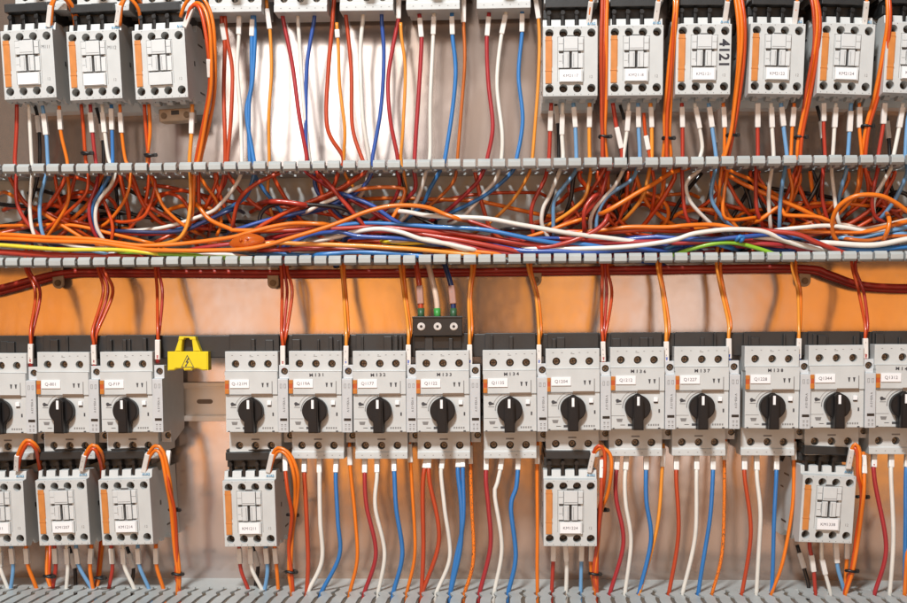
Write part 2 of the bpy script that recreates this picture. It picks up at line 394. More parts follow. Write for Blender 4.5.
    MB().prism([(-17.3, -10.0), (-12.2, -10.0), (-12.8, -12.2), (-16.7, -12.2)], 73.6, 73.75).box(-17.4, -12.1, -9.9, -9.5, 73.6, 73.8).build('trip_window', M['faint'], r)
    MB().box(-22.1, -18.6, 14.6 + 8.0, 26.0, 75.0, 76.1, bev=0.25).box(-22.1, -18.6, 14.4, 18.7, 75.0, 76.1, bev=0.25).build('colour_tab', M['orange_tab'], r)
    MB().box(-22.0, -18.7, 18.5, 22.8, 75.0, 76.0).build('colour_tab', M['red_tab'], r)
    t = MB().prism([(8.9, 23.6), (11.0, 23.6), (10.7, 22.6), (10.4, 20.0), (9.6, 20.0), (9.2, 22.6)], 75.0, 75.15)
    t.prism([(13.0, 23.6), (15.1, 23.6), (14.8, 22.6), (14.5, 20.0), (13.7, 20.0), (13.3, 22.6)], 75.0, 75.15); t.build('front_symbol', M['ink'], r)
    MB().box(-18.0, -1.6, 19.3, 26.4, 75.0, 75.9, bev=0.15).build('name_tag', M['tag'], r)
    q = MB()
    for x in (-17, -9.5, -1.5, 5, 12, 18.5): q.box(x, x + 1.3, 46.6, 47.1, 72, 72.1)
    q.box(-1.5, 1.5, 45.6, 46.0, 72, 72.12)
    for x in (-17, -9.5, -1.5, 5, 12, 18.5): q.box(x, x + 1.0, -39.6, -39.0, 61.5, 61.6)
    q.box(-3.5, 3.5, -26.3, -24.9, 60, 60.1)
    for i in range(5): q.box(9 + i * 2.0, 10.2 + i * 2.0, -15.6, -14.0, 73.6, 73.68)
    q.build('terminal_marking', M['faint'], r)
    # auxiliary switch on the right flank
    ax = MB().sideprism([(7.5, 20), (7.5, 36), (58, 36), (60, 38.5), (69, 38.5), (69, 27.5), (76, 27), (76, -18.4), (52, -18.8), (52, -29), (40, -29), (7.5, -20)], 22.9, 31.6, bev=0.4).build('auxiliary_switch', M['grey2'], r)
    c = MB().cyl(27.6, 33.2, 3.0, 62, 80, 22); c.cyl(28.8, -23.0, 2.8, 44, 60, 22); cut(ax, c)
    screw_part('switch_screw', 27.6, 33.2, 2.2, 67.0, r, M['screw_lit'], 2.9); screw_part('switch_screw', 28.8, -23.0, 2.0, 49, r, M['screw_lit'], 2.7)
    g = MB().box(24.6, 30.6, -8.6, -6.4, 76, 76.15)
    g.build('switch_window', M['black'], ax)
    g = MB()
    for x in (25.4, 28.3):
        for z in (-11.4, -14.8): g.box(x, x + 1.5, z - 0.8, z, 76, 76.1); g.box(x, x + 1.5, z - 1.9, z - 1.6, 76, 76.1)
    for x in (24.8, 28.2): 
        g.box(x, x + 1.7, 22.4, 22.7, 76, 76.1); g.box(x, x + 1.7, 19.2, 19.5, 76, 76.1); g.box(x, x + 0.3, 19.2, 22.7, 76, 76.1); g.box(x + 1.4, x + 1.7, 19.2, 22.7, 76, 76.1)
    g.build('switch_marking', M['faint'], ax)
    put_text('switch_text', 'V V33-13 V', 2.6, M['ink'], 28.0, 5.0, 76.0, ax, rot=-90, bold=0.03)
    return r
proto_b = make_breaker()
BREAKERS = [(-2.5, 412.5, 'Q1198', '', 0), (61, 411.5, 'Q-801', '', 0), (125, 411.2, 'Q-F1F', '', 0), (250, 411.2, 'Q-121M', '', 0),
            (314, 411, 'Q119A', 'M131', 0), (378.7, 411, 'Q1177', 'M132', 0), (442, 410.8, 'Q1122', 'M133', 0), (510, 410.3, 'Q1135', 'M134', 0),
            (573.7, 409, 'Q1204', '', 0), (638, 407.8, 'Q1212', 'M136', 0), (703, 407.3, 'Q1227', 'M137', 0), (773, 407, 'Q1228', 'M138', 0),
            (838.5, 406.2, 'Q1344', '', 0), (904, 405.5, 'Q1312', 'M140', 0)]
def place(o, px, py, d, local=(0, 0)):
    p = up(px, py, d); o.location = ((p.x - local[0]) * MM, 0, (p.z - local[1]) * MM)
row = [proto_b] + [copy_tree(proto_b) for _ in BREAKERS[1:]]; proto_u = copy_tree(proto_b)
for i, (kx, ky, tag, hand, _) in enumerate(BREAKERS):
    o = row[i]
    place(o, kx, ky, 80)
    o.rotation_euler = (0, R(random.uniform(-0.35, 0.35)), R(random.uniform(-0.3, 0.3)))
    lab = 'grey motor breaker with black rotary knob tagged ' + tag
    if i == 0: lab = 'grey motor breaker cut off by the left edge of the row, black rotary knob'
    elif hand: lab += ' and handwritten ' + hand
    else: lab += ', no handwriting above'
    props(o, lab, 'circuit breaker', 'motor breakers with rotary knobs in the middle row')
    tg = [c for c in o.children if c.name.startswith('name_tag')][0]
    if tg.data.users > 0: put_text('tag_text', tag, 3.7, M['tagink'], -9.8, 22.8, 75.95, tg, sx=1.05)
    if hand: put_text('handwritten_mark', ' '.join(hand), 3.7, M['marker'], random.uniform(-1, 3), 30.0, 75.0, o, rot=random.uniform(-2, 3), bold=0.13, sx=1.1)
UPX = [14, 76, 141, 207.5, 273, 339, 405, 475.5, 543, 608, 676, 748, 815, 884]
ordn = ['first', 'second', 'third', 'fourth', 'fifth', 'sixth', 'seventh', 'eighth', 'ninth', 'tenth', 'eleventh', 'twelfth', 'thirteenth', 'fourteenth']
for i, x in enumerate(UPX):
    o = proto_u if i == 0 else copy_tree(proto_u)
    yb = 10.5 + (12.7 - 10.5) * min(1, x / 230) - max(0, (x - 250)) * 0.0175
    if x > 530: yb -= 4
    place(o, x + 1, yb, 61, (-22.5, -42.3)); o.rotation_euler = (0, R(random.uniform(-0.3, 0.3)), 0)
    props(o, 'grey terminal block end of a breaker at the top edge, %s from the left' % ordn[i], 'circuit breaker', 'breakers cut off by the top edge')

# ------------------------------------------------------------------ contactor prototype (origin: top left front corner of the terminal row)
CX = (5.2, 16.7, 28.2, 39.8)
def make_contactor():
    r = empty('contactor')
    prof = [(0, -4), (0, -68), (22, -68), (30, -62), (40, -62), (44, -66), (50, -66), (56, -61), (62, -66), (70, -64.6), (73, -64), (73, -7.2), (66, -6.6), (64, 0), (50, 0), (46, -4), (38, -4), (34, 3), (20, 3), (14, -4)]
    h = MB().sideprism(prof, 0, 45, bev=0.45).build('housing', M['grey'], r)
    c = MB()
    for x in CX:
        c.cyl(x, -12.8, 3.45, 54, 80, 24); c.cyl(x + 0.1, -57.6, 3.45, 54, 80, 24)
    for x in CX[:3]: c.box(x - 1.9, x + 1.9, -5.2, 5, 52, 80)
    for x in CX: c.box(x - 3.2, x + 3.2, -70, -62.5, 40, 66)
    cut(h, c)
    for i, x in enumerate(CX):
        screw_part('terminal_screw', x, -12.8, 2.2, 63.5, r, M['screw_dark'], 3.35); screw_part('terminal_screw', x + 0.1, -57.6, 2.2, 63.0, r, M['screw_dark'], 3.35)
    MB().box(1.9, 7.1, -53.5, -15.3, 73, 73.9, bev=0.25).box(6.2, 7.5, -40, -18, 73, 73.6, bev=0.1).box(1.6, 7.4, -43.6, -43.1, 73, 74.2).box(1.6, 7.4, -18.8, -18.3, 73, 74.2).build('orange_strip', M['orange_bar'], r)
    g = MB().box(11.8, 12.1, -52, -15.8, 73, 73.1); g.box(33.6, 33.9, -52, -15.8, 73, 73.1); g.box(11.8, 33.9, -16.1, -15.8, 73, 73.1)
    g.build('panel_line', M['faint'], r)
    MB().box(13.2, 31.2, -42.5, -17.0, 73.0, 73.15).box(19.4, 26.0, -15.9, -14.6, 73, 73.3).build('carrier_recess', M['recess'], r)
    MB().box(12.6, 16.6, -27.5, -16.6, 73, 75.0, bev=0.3).box(17.0, 28.6, -27.8, -16.2, 73, 76.2, bev=0.4).box(29.0, 33.0, -27.5, -16.6, 73, 75.0, bev=0.3).build('carrier_slider', M['white_grey'], r)
    MB().box(12.7, 16.4, -22.0, -21.7, 75, 75.06).box(29.2, 32.8, -22.0, -21.7, 75, 75.06).box(17.4, 28.2, -26.3, -26.0, 76.2, 76.26).box(13.0, 15.6, -36.0, -35.7, 74.8, 74.86).box(16.0, 16.3, -38, -30.6, 74.8, 74.86).box(20.2, 20.5, -40.5, -30, 76, 76.05).box(25.0, 25.3, -40.5, -30, 76, 76.05).build('carrier_groove', M['recess'], r)
    MB().box(12.4, 16.6, -41.2, -29.6, 73, 74.8, bev=0.3).box(16.9, 21.5, -41.4, -28.6, 73, 76.0, bev=0.35).build('carrier_tab', M['white_grey'], r)
    MB().box(23.7, 28.6, -41.4, -28.6, 73, 76.0, bev=0.35).box(28.9, 32.8, -41.2, -29.6, 73, 74.2, bev=0.3).build('carrier_tab', M['white_grey'], r)
    MB().box(22.2, 22.9, -40.5, -29.5, 73, 74.4, bev=0.2).build('carrier_pin', M['charcoal'], r)
    nt_ = MB().box(13.2, 32.6, -53.0, -42.6, 73, 75.6, bev=0.3).build('tag_holder', M['white_grey'], r)
    MB().box(13.9, 31.2, -52.4, -43.6, 75.6, 76.1, bev=0.1).build('name_tag', M['tag'], nt_)
    k = MB()
    for x in CX:
        k.box(x - 2.4, x - 1.9, -63.0, -62.4, 73, 73.1); k.box(x + 2.9, x + 3.4, -63.0, -62.4, 73, 73.1); k.box(x + 3.0, x + 3.5, -8.6, -8.1, 73, 73.1)
    k.build('terminal_marking', M['ink'], r)
    put_text('coil_marking', 'A1A2', 2.9, M['blueink'], 40.2, -4.2, 66.6, r, bold=0.1)
    put_text('front_number', '12', 3.2, M['faint'], 39.4, -48.5, 73, r)
    # flank details on both sides: recessed catches
    for sx in (-0.25, 45.0):
        MB().box(sx, sx + 0.25, -34, -30, 46, 49).box(sx, sx + 0.25, -55, -53.5, 20, 34).box(sx, sx + 0.25, -14, -12.5, 20, 34).box(sx, sx + 0.22, -26, -24.8, 12, 20).build('side_catch', M['charcoal'], r)
    # black link module that joins the contactor to the breaker above
    lm = MB().box(2.0, 39.5, 9.5, 16.5, 18, 66, bev=0.6).box(0.8, 42.0, 2.6, 9.6, 18, 56, bev=0.5)
    lm.box(1.2, 40.5, 14.2, 18.2, 16, 60, bev=0.4)
    lo = lm.build('link_module', M['charcoal'], r)
    for x in CX[:3]: MB().box(x - 1.3, x + 1.3, -5.0, 8, 53, 63.5, bev=0.5).cyl(x, 5.6, 1.9, 60, 64.5, 14, bev=0.3).build('link_prong', M['black'], lo)
    tb = MB()
    for x in (24.5, 33.5): tb.box(x, x + 0.1, -60, -60.1, 10, 10.1)
    return r, nt_
proto_c, _nt = make_contactor()
for o in list(proto_c.children): pass
# (left x, top y, tag text, handwriting, tilt deg about view axis, turn deg, group)
LOWC = [(-28, 473, 'KM11', '', 1.0, 0, 'lower contactor cut off by the left edge of the photo'),
        (35.5, 472, 'KM1207', '', 1.8, -1.5, ''), (98.5, 471.5, 'KM1214', '', 2.0, -2.5, ''),
        (222.5, 472.5, 'KM1211', '', 1.0, -1.0, ''), (543.5, 471, 'KM1224', '', 0.0, 0, ''), (803.0, 466, 'KM1338', '', -2.6, 4.0, '')]
TOPC = [(0.5, 23, '', 'M111', 1.8, -1.5), (66.5, 23.5, '', 'M112', 1.6, -1.5), (132, 22.5, None, '', 1.8, -2.0),
        (543, 18, 'KM2117', '', 0, 0), (608.5, 17, 'KM2118', '', -0.2, 0), (676.5, 15.5, 'KM2121', '4121', -0.7, 0),
        (750.6, 14.5, 'KM2122', '', -1.4, 2.0), (820.5, 14, 'KM2124', '', -2.2, 2.5), (887, 13, 'KM2126', '', -2.2, 2.5)]
proto_c.location = (0, 0, 0)
used = False
def contactor(px, py, tag, hand, tilt, turn, label, group):
    global used
    o = copy_tree(proto_c) if used else proto_c
    base = o
    c0 = up(px, py, 70)
    # turn about the back centre so the device stays on the plate
    Rm = Matrix.Rotation(R(turn), 4, 'Z') @ Matrix.Rotation(R(-tilt), 4, 'Y') @ Matrix.Rotation(R(1.6), 4, 'X')
    loc = c0 - Rm @ Vector((0, -70, 0))
    o.rotation_euler = Rm.to_euler(); o.location = loc * MM
    o.location.y = 0.001
    props(o, label, 'contactor', group)
    return o
def finish_contactor(o, tag, hand):
    th = [c for c in o.children if c.name.startswith('tag_holder')][0]
    nm = [c for c in th.children if c.name.startswith('name_tag')]
    if tag is None:
        for n in nm: bpy.data.objects.remove(n)
    elif tag: put_text('tag_text', tag, 3.5, M['tagink'], 22.5, -48.0, 76.12, nm[0], sx=1.05)
    if hand and len(hand) == 4 and hand[0] == 'M': put_text('handwritten_mark', hand, 4.0, M['ink'], 38.5, -22, 73, o, rot=-3, sx=0.85)
    elif hand: put_text('handwritten_mark', hand, 11.5, M['marker'], 39.0, -31, 73, o, rot=-90, bold=0.35, sx=1.0)
allc = []
for i in range(len(LOWC) + len(TOPC) - 1): allc.append(copy_tree(proto_c))
allc.append(proto_c)
def setc(o, px, py, tilt, turn, label, group):
    c0 = up(px, py, 70)
    Rm = Matrix.Rotation(R(turn), 4, 'Z') @ Matrix.Rotation(R(-tilt), 4, 'Y') @ Matrix.Rotation(R(1.6), 4, 'X')
    loc = c0 - Rm @ Vector((0, -70, 0)); o.rotation_euler = Rm.to_euler(); o.location = loc * MM
    o.location.y = 0.0008
    props(o, label, 'contactor', group)
for i, (px, py, tag, hand, tilt, turn, lab) in enumerate(LOWC):
    o = allc.pop(0)
    setc(o, px, py, tilt, turn, lab or ('grey contactor of the lower row with black link module, tagged ' + tag), 'contactors hanging under the breakers in the lower row')
    finish_contactor(o, tag, hand)
toplab = ['top row contactor handwritten M111, blank white tag, nearest the left edge', 'top row contactor handwritten M112 with blank white tag',
          'top row contactor without a name tag, brass terminal plate under it', 'top row contactor tagged KM2117', 'top row contactor tagged KM2118',
          'top row contactor tagged KM2121 with large black 4121 written on it', 'top row contactor tagged KM2122', 'top row contactor tagged KM2124', 'top row contactor cut off by the right edge of the photo']
for i, (px, py, tag, hand, tilt, turn) in enumerate(TOPC):
    o = allc.pop(0)
    setc(o, px, py, tilt, turn, toplab[i], 'contactors in the top row')
    finish_contactor(o, tag, hand)
    if i == 2:
        t = MB().box(10, 39, -79, -68.2, 28, 44, bev=0.8).build('terminal_plate', M['tan_metal'], o)
        for x in (14.5, 34.5): MB().cyl(x, -74, 2.6, 44, 45.2, 18, bev=0.4).cyl(x, -74, 1.1, 45.2, 45.3, 8).build('plate_screw', M['screw'], t)
        MB().box(21, 28, -73.5, -69.8, 44, 44.3).build('plate_window', M['black'], t)
        th = [c for c in o.children if c.name.startswith('tag_holder')][0]

# ------------------------------------------------------------------ comb busbar above the breakers
bz = zz(453, 334, 62); bz2 = zz(453, 352, 50)
bus = empty('comb_busbar', (0, 0, 0))
m = MB().box(-500, 500, bz2 - 4, bz, 28, 58, bev=0.8)
m.build('busbar_cover', M['charcoal'], bus)
for i, (kx, ky, *_r) in enumerate(BREAKERS):
    X = up(kx, ky, 80).x
    f = MB(); f.box(X - 21, X + 22, bz2 - 8, bz + 0.6, 58, 61.5, bev=0.5)
    for q in random.sample((-16, -11, -5, 1, 7, 13, 18), random.choice((2, 3, 4))):
        hh = random.uniform(-3.5, 0.9); ww = random.choice((0.9, 1.6, 3.4)); q += random.uniform(-1, 1)
        f.box(X + q - ww, X + q + ww, bz2 - 8, bz - 1.5 + hh, 61.5, random.uniform(63, 66.5), bev=0.5)
    f.build('feed_segment', M['charcoal'], bus)
    props(bus, 'black comb busbar feeding the breakers, running above their top terminals', 'busbar')

# yellow cover with high voltage sign hanging on the busbar end
yc = empty('busbar_end_cover', up(188, 361, 62)); L = yc.location / MM
def yp(x, y): p = up(165 + x / 5.48, 330 + y / 5.48, 68); return (p.x - L.x, p.z - L.z)
def yprism(pts, d0, d1, name, m, parent, bev=0.0):
    b = MB().prism([yp(*p) for p in pts], d0, d1, bev=bev); b.bm.transform(Matrix.Translation(Vector((0, -L.y, 0)))); return b.build(name, m, parent)
b0 = yprism([(13, 118), (235, 118), (236, 220), (205, 222), (180, 212), (150, 212), (145, 222), (105, 222), (100, 212), (60, 212), (48, 222), (14, 222)], 56, 68, 'cover_body', M['yellow'], yc, 0.8)
yprism([(50, 117), (76, 40), (92, 40), (84, 117)], 58, 66, 'handle_bar', M['yellow'], yc, 0.5)
yprism([(190, 117), (160, 40), (142, 40), (152, 117)], 58, 66, 'handle_bar', M['yellow'], yc, 0.5)
yprism([(74, 34), (162, 36), (166, 54), (136, 54), (128, 44), (102, 44), (96, 54), (70, 54)], 58.2, 66.3, 'handle_bar', M['yellow'], yc, 0.4)
def ring(pts, w, d0, d1, name, m, parent):
    cx = sum(p[0] for p in pts) / len(pts); cy = sum(p[1] for p in pts) / len(pts)
    inn = [(cx + (x - cx) * w, cy + (y - cy) * w) for x, y in pts]
    b = MB()
    for i in range(len(pts)):
        j = (i + 1) % len(pts); b.prism([yp(*pts[i]), yp(*pts[j]), yp(*inn[j]), yp(*inn[i])], d0, d1)
    b.bm.transform(Matrix.Translation(Vector((0, -L.y, 0)))); return b.build(name, m, parent)
ring([(122, 136), (88, 206), (160, 206)], 0.84, 68, 68.15, 'warning_triangle', M['ink'], b0)
yprism([(126, 152), (112, 178), (121, 178), (114, 192), (110, 190), (112, 202), (122, 194), (118, 194), (132, 173), (122, 173), (134, 154)], 68, 68.15, 'lightning_bolt', M['ink'], b0)
props(yc, 'bright yellow plastic cover with black lightning warning triangle, hanging in the gap', 'safety cover')

# ------------------------------------------------------------------ black three pole feed terminal
ft = empty('feed_terminal', up(437.5, 330, 60)); L2 = ft.location / MM
a, b_ = up(412.5, 317, 68), up(462.5, 336, 68)
def fb(mb): mb.bm.transform(Matrix.Translation(-Vector(L2))); return mb
hb = fb(MB().box(a.x, b_.x, b_.z, a.z, 40, 68, bev=0.7).box(a.x + 0.8, b_.x - 0.8, b_.z - 11, b_.z, 40, 63, bev=0.6).box(a.x - 0.3, b_.x + 0.3, a.z - 1.2, a.z + 0.5, 44, 68.6, bev=0.3)).build('terminal_body', M['black'], ft)
for x in (421.2, 437.6, 453.8):
    p = up(x, 326.5, 68.5)
    s = fb(MB().cyl(p.x, p.z, 3.3, 68, 69.2, 22, bev=0.5)).build('terminal_screw', M['silver'], ft)
    fb(MB().cyl(p.x, p.z, 1.3, 69.2, 69.35, 6)).build('screw_socket', M['black'], s)
props(ft, 'black three pole feed terminal with bright screws, under the middle duct', 'terminal block')

# ------------------------------------------------------------------ wires
# frames of reference: name -> (origin x, origin y, scale) of the enlarged photo areas the paths were read from
Z = dict(px=(0, 0, 1), t1=(0, 0, 3.548), t2=(200, 0, 3.548), t3=(380, 0, 3.548), t4=(540, 0, 3.548), t5=(700, 0, 3.546),
         dA=(0, 150, 4.308), dB=(110, 150, 4.308), dC=(220, 150, 4.308), dD=(330, 150, 4.308), dE=(440, 150, 4.308), dF=(550, 150, 4.308),
         dG=(660, 150, 4.308), dH=(770, 150, 4.308), m1=(0, 150, 3.174), m2=(200, 150, 3.174),
         b1=(0, 440, 3.7), b2=(200, 440, 3.7), b3=(400, 440, 3.7), b4=(580, 440, 3.7), b5=(720, 440, 3.7))
def P(k, *pts):
    ox, oy, s = Z[k]; return [(ox + x / s, oy + y / s) for x, y in pts]
def crom(pts, step=3.0):
    out = []
    q = [pts[0] * 2 - pts[1]] + pts + [pts[-1] * 2 - pts[-2]]
    for i in range(1, len(q) - 2):
        p0, p1, p2, p3 = q[i - 1], q[i], q[i + 1], q[i + 2]
        n = max(2, int((p2 - p1).length / step))
        for k in range(n):
            t = k / n
            out.append(0.5 * ((2 * p1) + (p2 - p0) * t + (2 * p0 - 5 * p1 + 4 * p2 - p3) * t * t + (3 * p1 - p0 - 3 * p2 + p3) * t ** 3))
    out.append(pts[-1]); return out
def depth_at(ds, f):
    if len(ds) == 1: return ds[0]
    x = f * (len(ds) - 1); i = min(int(x), len(ds) - 2); return ds[i] + (ds[i + 1] - ds[i]) * (x - i)
WIRES = []
def W(col, pts, d, label, group='wires', r=1.35, sleeve=None, ferrule=None, sl_mat='sleeve', cat='wire', wob=0.35, name=None, sw=None):
    """one wire; pts in photo pixels, d = depths in front of the plate spread along its length; sleeve=(start,end) fraction along px path from start in mm"""
    L = [0]
    for a, b in zip(pts, pts[1:]): L.append(L[-1] + math.hypot(b[0] - a[0], b[1] - a[1]))
    P3 = [up(x, y, depth_at(d, l / L[-1])) for (x, y), l in zip(pts, L)]
    if group in (G1, G2) or group.startswith(('tangled', 'strands')):
        for e in ((-1, -2), (0, 1)) if group != G1 else ((-1, -2),):
            x, y = pts[e[0]]; dx, dy = x - pts[e[1]][0], y - pts[e[1]][1]; ll = math.hypot(dx, dy) or 1
            if 0 < x < 907 and y > 175:
                q1 = up(x + dx / ll * 9, y + dy / ll * 4 + 1, max(8, -P3[e[0]].y * 0.55)); q2 = up(x + dx / ll * 15, y + dy / ll * 5 + 4, 6)
                if e[0] == -1: P3 += [q1, q2]
                else: P3 = [q2, q1] + P3
    c = crom(P3)
    seed = random.uniform(0, 500)
    for i, p in enumerate(c):
        s = i * 3.0
        amp = wob * min(1, i / 6, (len(c) - 1 - i) / 6)
        c[i] = p + Vector((noise.noise(Vector((s * 0.02, seed, 0))), noise.noise(Vector((s * 0.02, seed, 9))) * 1.5, noise.noise(Vector((s * 0.02, seed, 5))))) * amp * 2
    org = c[0].copy()
    m = MB(); m.tube([p - org for p in c], r * random.uniform(0.95, 1.05), 10)
    nm = name or 'wire'
    o = m.build(nm, M['w_' + col] if 'w_' + col in M else M[col], None, loc=org)
    props(o, label, cat, group); o['_x'] = sum(p.x for p in c) / len(c); WIRES.append(o)
    # marker sleeves: list of (mm from start, length)
    def seg(s0, ln):
        acc = 0; out = []
        for a_, b2 in zip(c, c[1:]):
            l = (b2 - a_).length
            if acc + l > s0 and acc < s0 + ln: out.append(a_ - org)
            acc += l
        return out if len(out) > 2 else None
    for (s0, ln) in (sleeve or []):
        pts_ = seg(s0, ln)
        if pts_:
            a0, a1 = pts_[0], pts_[0] + (pts_[-1] - pts_[0]).normalized() * ln
            sl = MB(); w2 = max(sw or random.uniform(1.95, 2.2), r + 0.35)
            wd = max(1.9, r + 0.45); sl.box(-w2, w2, -ln / 2, ln / 2, -wd, wd, bev=0.7)
            ax = (a1 - a0).normalized(); xx = Vector((0, -1, 0)).cross(ax).normalized() * -1; yy = ax.cross(xx)
            if xx.x < 0: xx = -xx; yy = ax.cross(xx)
            Mx = Matrix((xx, yy, ax)).transposed().to_4x4(); Mx.translation = (a0 + a1) / 2
            sl.bm.transform(Mx); so = sl.build('marker_sleeve', M[sl_mat], o)
            if random.random() < 0.75:
                tk = MB()
                for zt in (random.uniform(-ln * .3, -ln * .1), random.uniform(ln * .05, ln * .3)):
                    tk.box(-0.5, 0.25, zt - 0.45, zt - 0.1, wd, wd + 0.08); tk.box(-0.45, -0.1, zt, zt + 0.8, wd, wd + 0.08)
                tk.bm.transform(Mx); tk.build('sleeve_marking', M['faint'], so)
    if ferrule:
        pts_ = seg(0, 9)
        if pts_: MB().tube(pts_, 1.9, 10).build('ferrule', M[ferrule], o)
    return o
def tie(px, py, d, label, wdt=4.2, ang=0):
    c = up(px, py, d); m = MB(); rr = wdt
    pts = [Vector((rr * math.cos(t), 1.0 + 3.0 * math.sin(t), 0.5 * math.sin(2 * t + ang))) for t in [R(i * 20) for i in range(19)]]
    m.tube(pts, 1.25, 6, flat=1.3); m.box(rr - 1.0, rr + 2.0, -1.6, 1.6, -1, 1.8, bev=0.4); m.box(rr + 1.8, rr + 2.6, -0.6, 0.4, -0.3, 0.6, bev=0.1)
    o = m.build('cable_tie', M['black'], None, loc=c); props(o, label, 'cable tie', 'black cable ties round the orange bundles'); return o

G1 = 'wires dropping from the top row into the middle duct'
G2 = 'wires lying in the middle duct'
G3 = 'wires from the middle duct down to the breakers'
G4 = 'wires from the breakers down into the bottom duct'
G5 = 'wires from the lower contactors into the bottom duct'
G6 = 'control wires looping beside the contactors'
UD = (46, 50, 46, 40)       # depth of a drop above the duct
DD = (46, 52, 50, 46, 40, 26)
# --- top centre drops (continue down inside the duct where the photo shows it)
top = [
 ('brick', P('t2', (76, 50), (80, 100), (88, 150), (85, 300), (88, 450), (90, 560)) + P('dC', (20, 90), (10, 150), (-30, 260), (-40, 330)), [(8, 14)], 'left wire of the brick red pair under the fourth top breaker'),
 ('brick', P('t2', (88, 50), (92, 110), (98, 150), (115, 250), (112, 400), (98, 560)) + P('dC', (32, 90), (60, 140), (130, 220), (220, 280)), None, 'right wire of the brick red pair under the fourth top breaker'),
 ('white', P('t2', (140, 45), (138, 140), (132, 250), (142, 400), (150, 570)) + P('dC', (95, 95), (70, 150), (0, 235), (-60, 275), (-250, 335), (-450, 352)), [(6, 15)], 'white wire under the fourth top breaker, bending left in the duct'),
 ('blue', P('t2', (187, 45), (185, 135), (182, 300), (165, 400), (190, 565)) + P('dC', (150, 90), (110, 200), (10, 265), (-60, 310), (-240, 355)), [(6, 14)], 'left wire of the blue pair under the fourth top breaker'),
 ('blue', P('t2', (192, 45), (195, 135), (186, 280), (172, 380), (176, 565)) + P('dC', (140, 90), (180, 160), (260, 260), (300, 300)), None, 'right wire of the blue pair under the fourth top breaker'),
 ('amber', P('t2', (236, 0), (240, 60), (247, 105), (252, 250), (245, 400), (245, 570)) + P('dC', (208, 100), (205, 200), (230, 300)), [(8, 17)], 'pale orange wire with white sleeve between fourth and fifth top breakers'),
 ('crimson', P('t2', (285, 20), (293, 55), (325, 220), (350, 400), (380, 560)) + P('dC', (370, 90), (450, 150), (540, 220), (590, 290)), None, 'crimson wire slanting right under the fifth top breaker'),
 ('white', P('t2', (348, 20), (348, 55), (360, 250), (372, 400), (388, 560)) + P('dC', (400, 100), (430, 200), (450, 260)), None, 'thin white wire under the fifth top breaker'),
 ('darkblue', P('t2', (405, 20), (405, 75), (380, 230), (375, 400), (382, 560)) + P('dC', (405, 95), (420, 180), (520, 290)), None, 'dark blue wire curving under the fifth top breaker'),
 ('brick', P('t2', (478, -20), (470, 70), (455, 250), (452, 450), (510, 560)) + P('dD', (40, 95), (10, 170), (-60, 240)), None, 'long brick red wire crossing in front of the sixth top breaker edge'),
 ('amber', P('t2', (485, 80), (490, 160), (495, 300), (512, 450), (510, 540)) + P('dD', (60, 95), (100, 160), (150, 230)), [(8, 7)], 'thin pale orange wire left of the sixth top breaker'),
 ('brick', P('t2', (515, 20), (518, 60), (535, 250), (540, 450), (575, 565)) + P('dD', (155, 90), (80, 150), (0, 200), (-100, 240), (-260, 330)), None, 'brick red wire under the sixth top breaker'),
 ('white', P('t2', (580, 20), (580, 55), (570, 200), (575, 400), (600, 560)) + P('dD', (165, 100), (140, 180), (90, 240)), None, 'white wire under the sixth top breaker'),
 ('darkblue', P('t2', (645, 20), (645, 75), (652, 200), (640, 400), (612, 560)) + P('dD', (180, 95), (130, 170), (0, 245), (-180, 290)), None, 'dark blue wire under the sixth top breaker'),
 ('crimson', P('t2', (706, -20), (705, 60), (700, 85), (670, 260), (675, 420), (700, 560)) + P('dD', (290, 95), (300, 150), (265, 230), (180, 300)), [(3, 20)], 'dull red wire with tall white sleeve left of the seventh top breaker'),
 ('amber', P('t2', (712, 80), (715, 130), (728, 250), (722, 450), (712, 560)) + P('dD', (315, 90), (325, 200), (290, 290)), None, 'pale orange wire left of the seventh top breaker'),
 ('crimson', P('t2', (778, 50), (788, 140), (775, 330), (760, 560)) + P('dD', (360, 90), (365, 170), (300, 240), (240, 340)), [(5, 16)], 'dull red wire with white sleeve under the seventh top breaker'),
 ('white', P('t3', (192, 45), (188, 130), (180, 330), (177, 555)) + P('dD', (415, 90), (390, 180), (355, 250), (300, 310)), [(5, 15)], 'white wire with white sleeve under the seventh top breaker'),
 ('blue', P('t3', (255, 45), (257, 128), (267, 280), (232, 555)) + P('dD', (475, 90), (430, 170), (400, 235), (330, 300)), [(5, 15)], 'blue wire with white sleeve under the seventh top breaker'),
 ('brown', P('t3', (297, -20), (297, 75), (300, 250), (275, 560)) + P('dE', (72, 70), (60, 130), (10, 190), (-60, 250)), [(3, 20)], 'brownish orange wire right of the seventh top breaker'),
 ('crimson', P('t3', (387, 45), (380, 135), (385, 300), (400, 450), (380, 560)) + P('dE', (190, 80), (150, 150), (40, 255), (-30, 300)), [(5, 16)], 'crimson wire with white sleeve under the eighth top breaker'),
 ('white', P('t3', (448, 40), (432, 130), (415, 300), (432, 470), (430, 560)) + P('dE', (255, 80), (240, 125), (195, 180), (110, 275), (60, 310)), [(5, 16)], 'white wire with tilted sleeve under the eighth top breaker'),
 ('blue', P('t3', (504, 35), (505, 122), (492, 270), (505, 430), (485, 570)) + P('dE', (325, 70), (300, 110), (200, 190), (60, 265), (-20, 300)), [(5, 15)], 'blue wire with white sleeve under the eighth top breaker'),
 ('amber', P('t3', (550, -20), (565, 100), (560, 300), (540, 570)) + P('dE', (395, 70), (370, 130), (310, 220), (240, 290), (180, 340)), [(3, 17)], 'orange wire beside the left flank of contactor KM2117'),
]
for col, pts, sl, lab in top: W(col, pts, (48, 46, 46, 48, 50, 44, 36, 28), lab, G1, r=1.75 if col in ('brick', 'crimson', 'white', 'blue', 'darkblue') else 1.45, sleeve=sl)

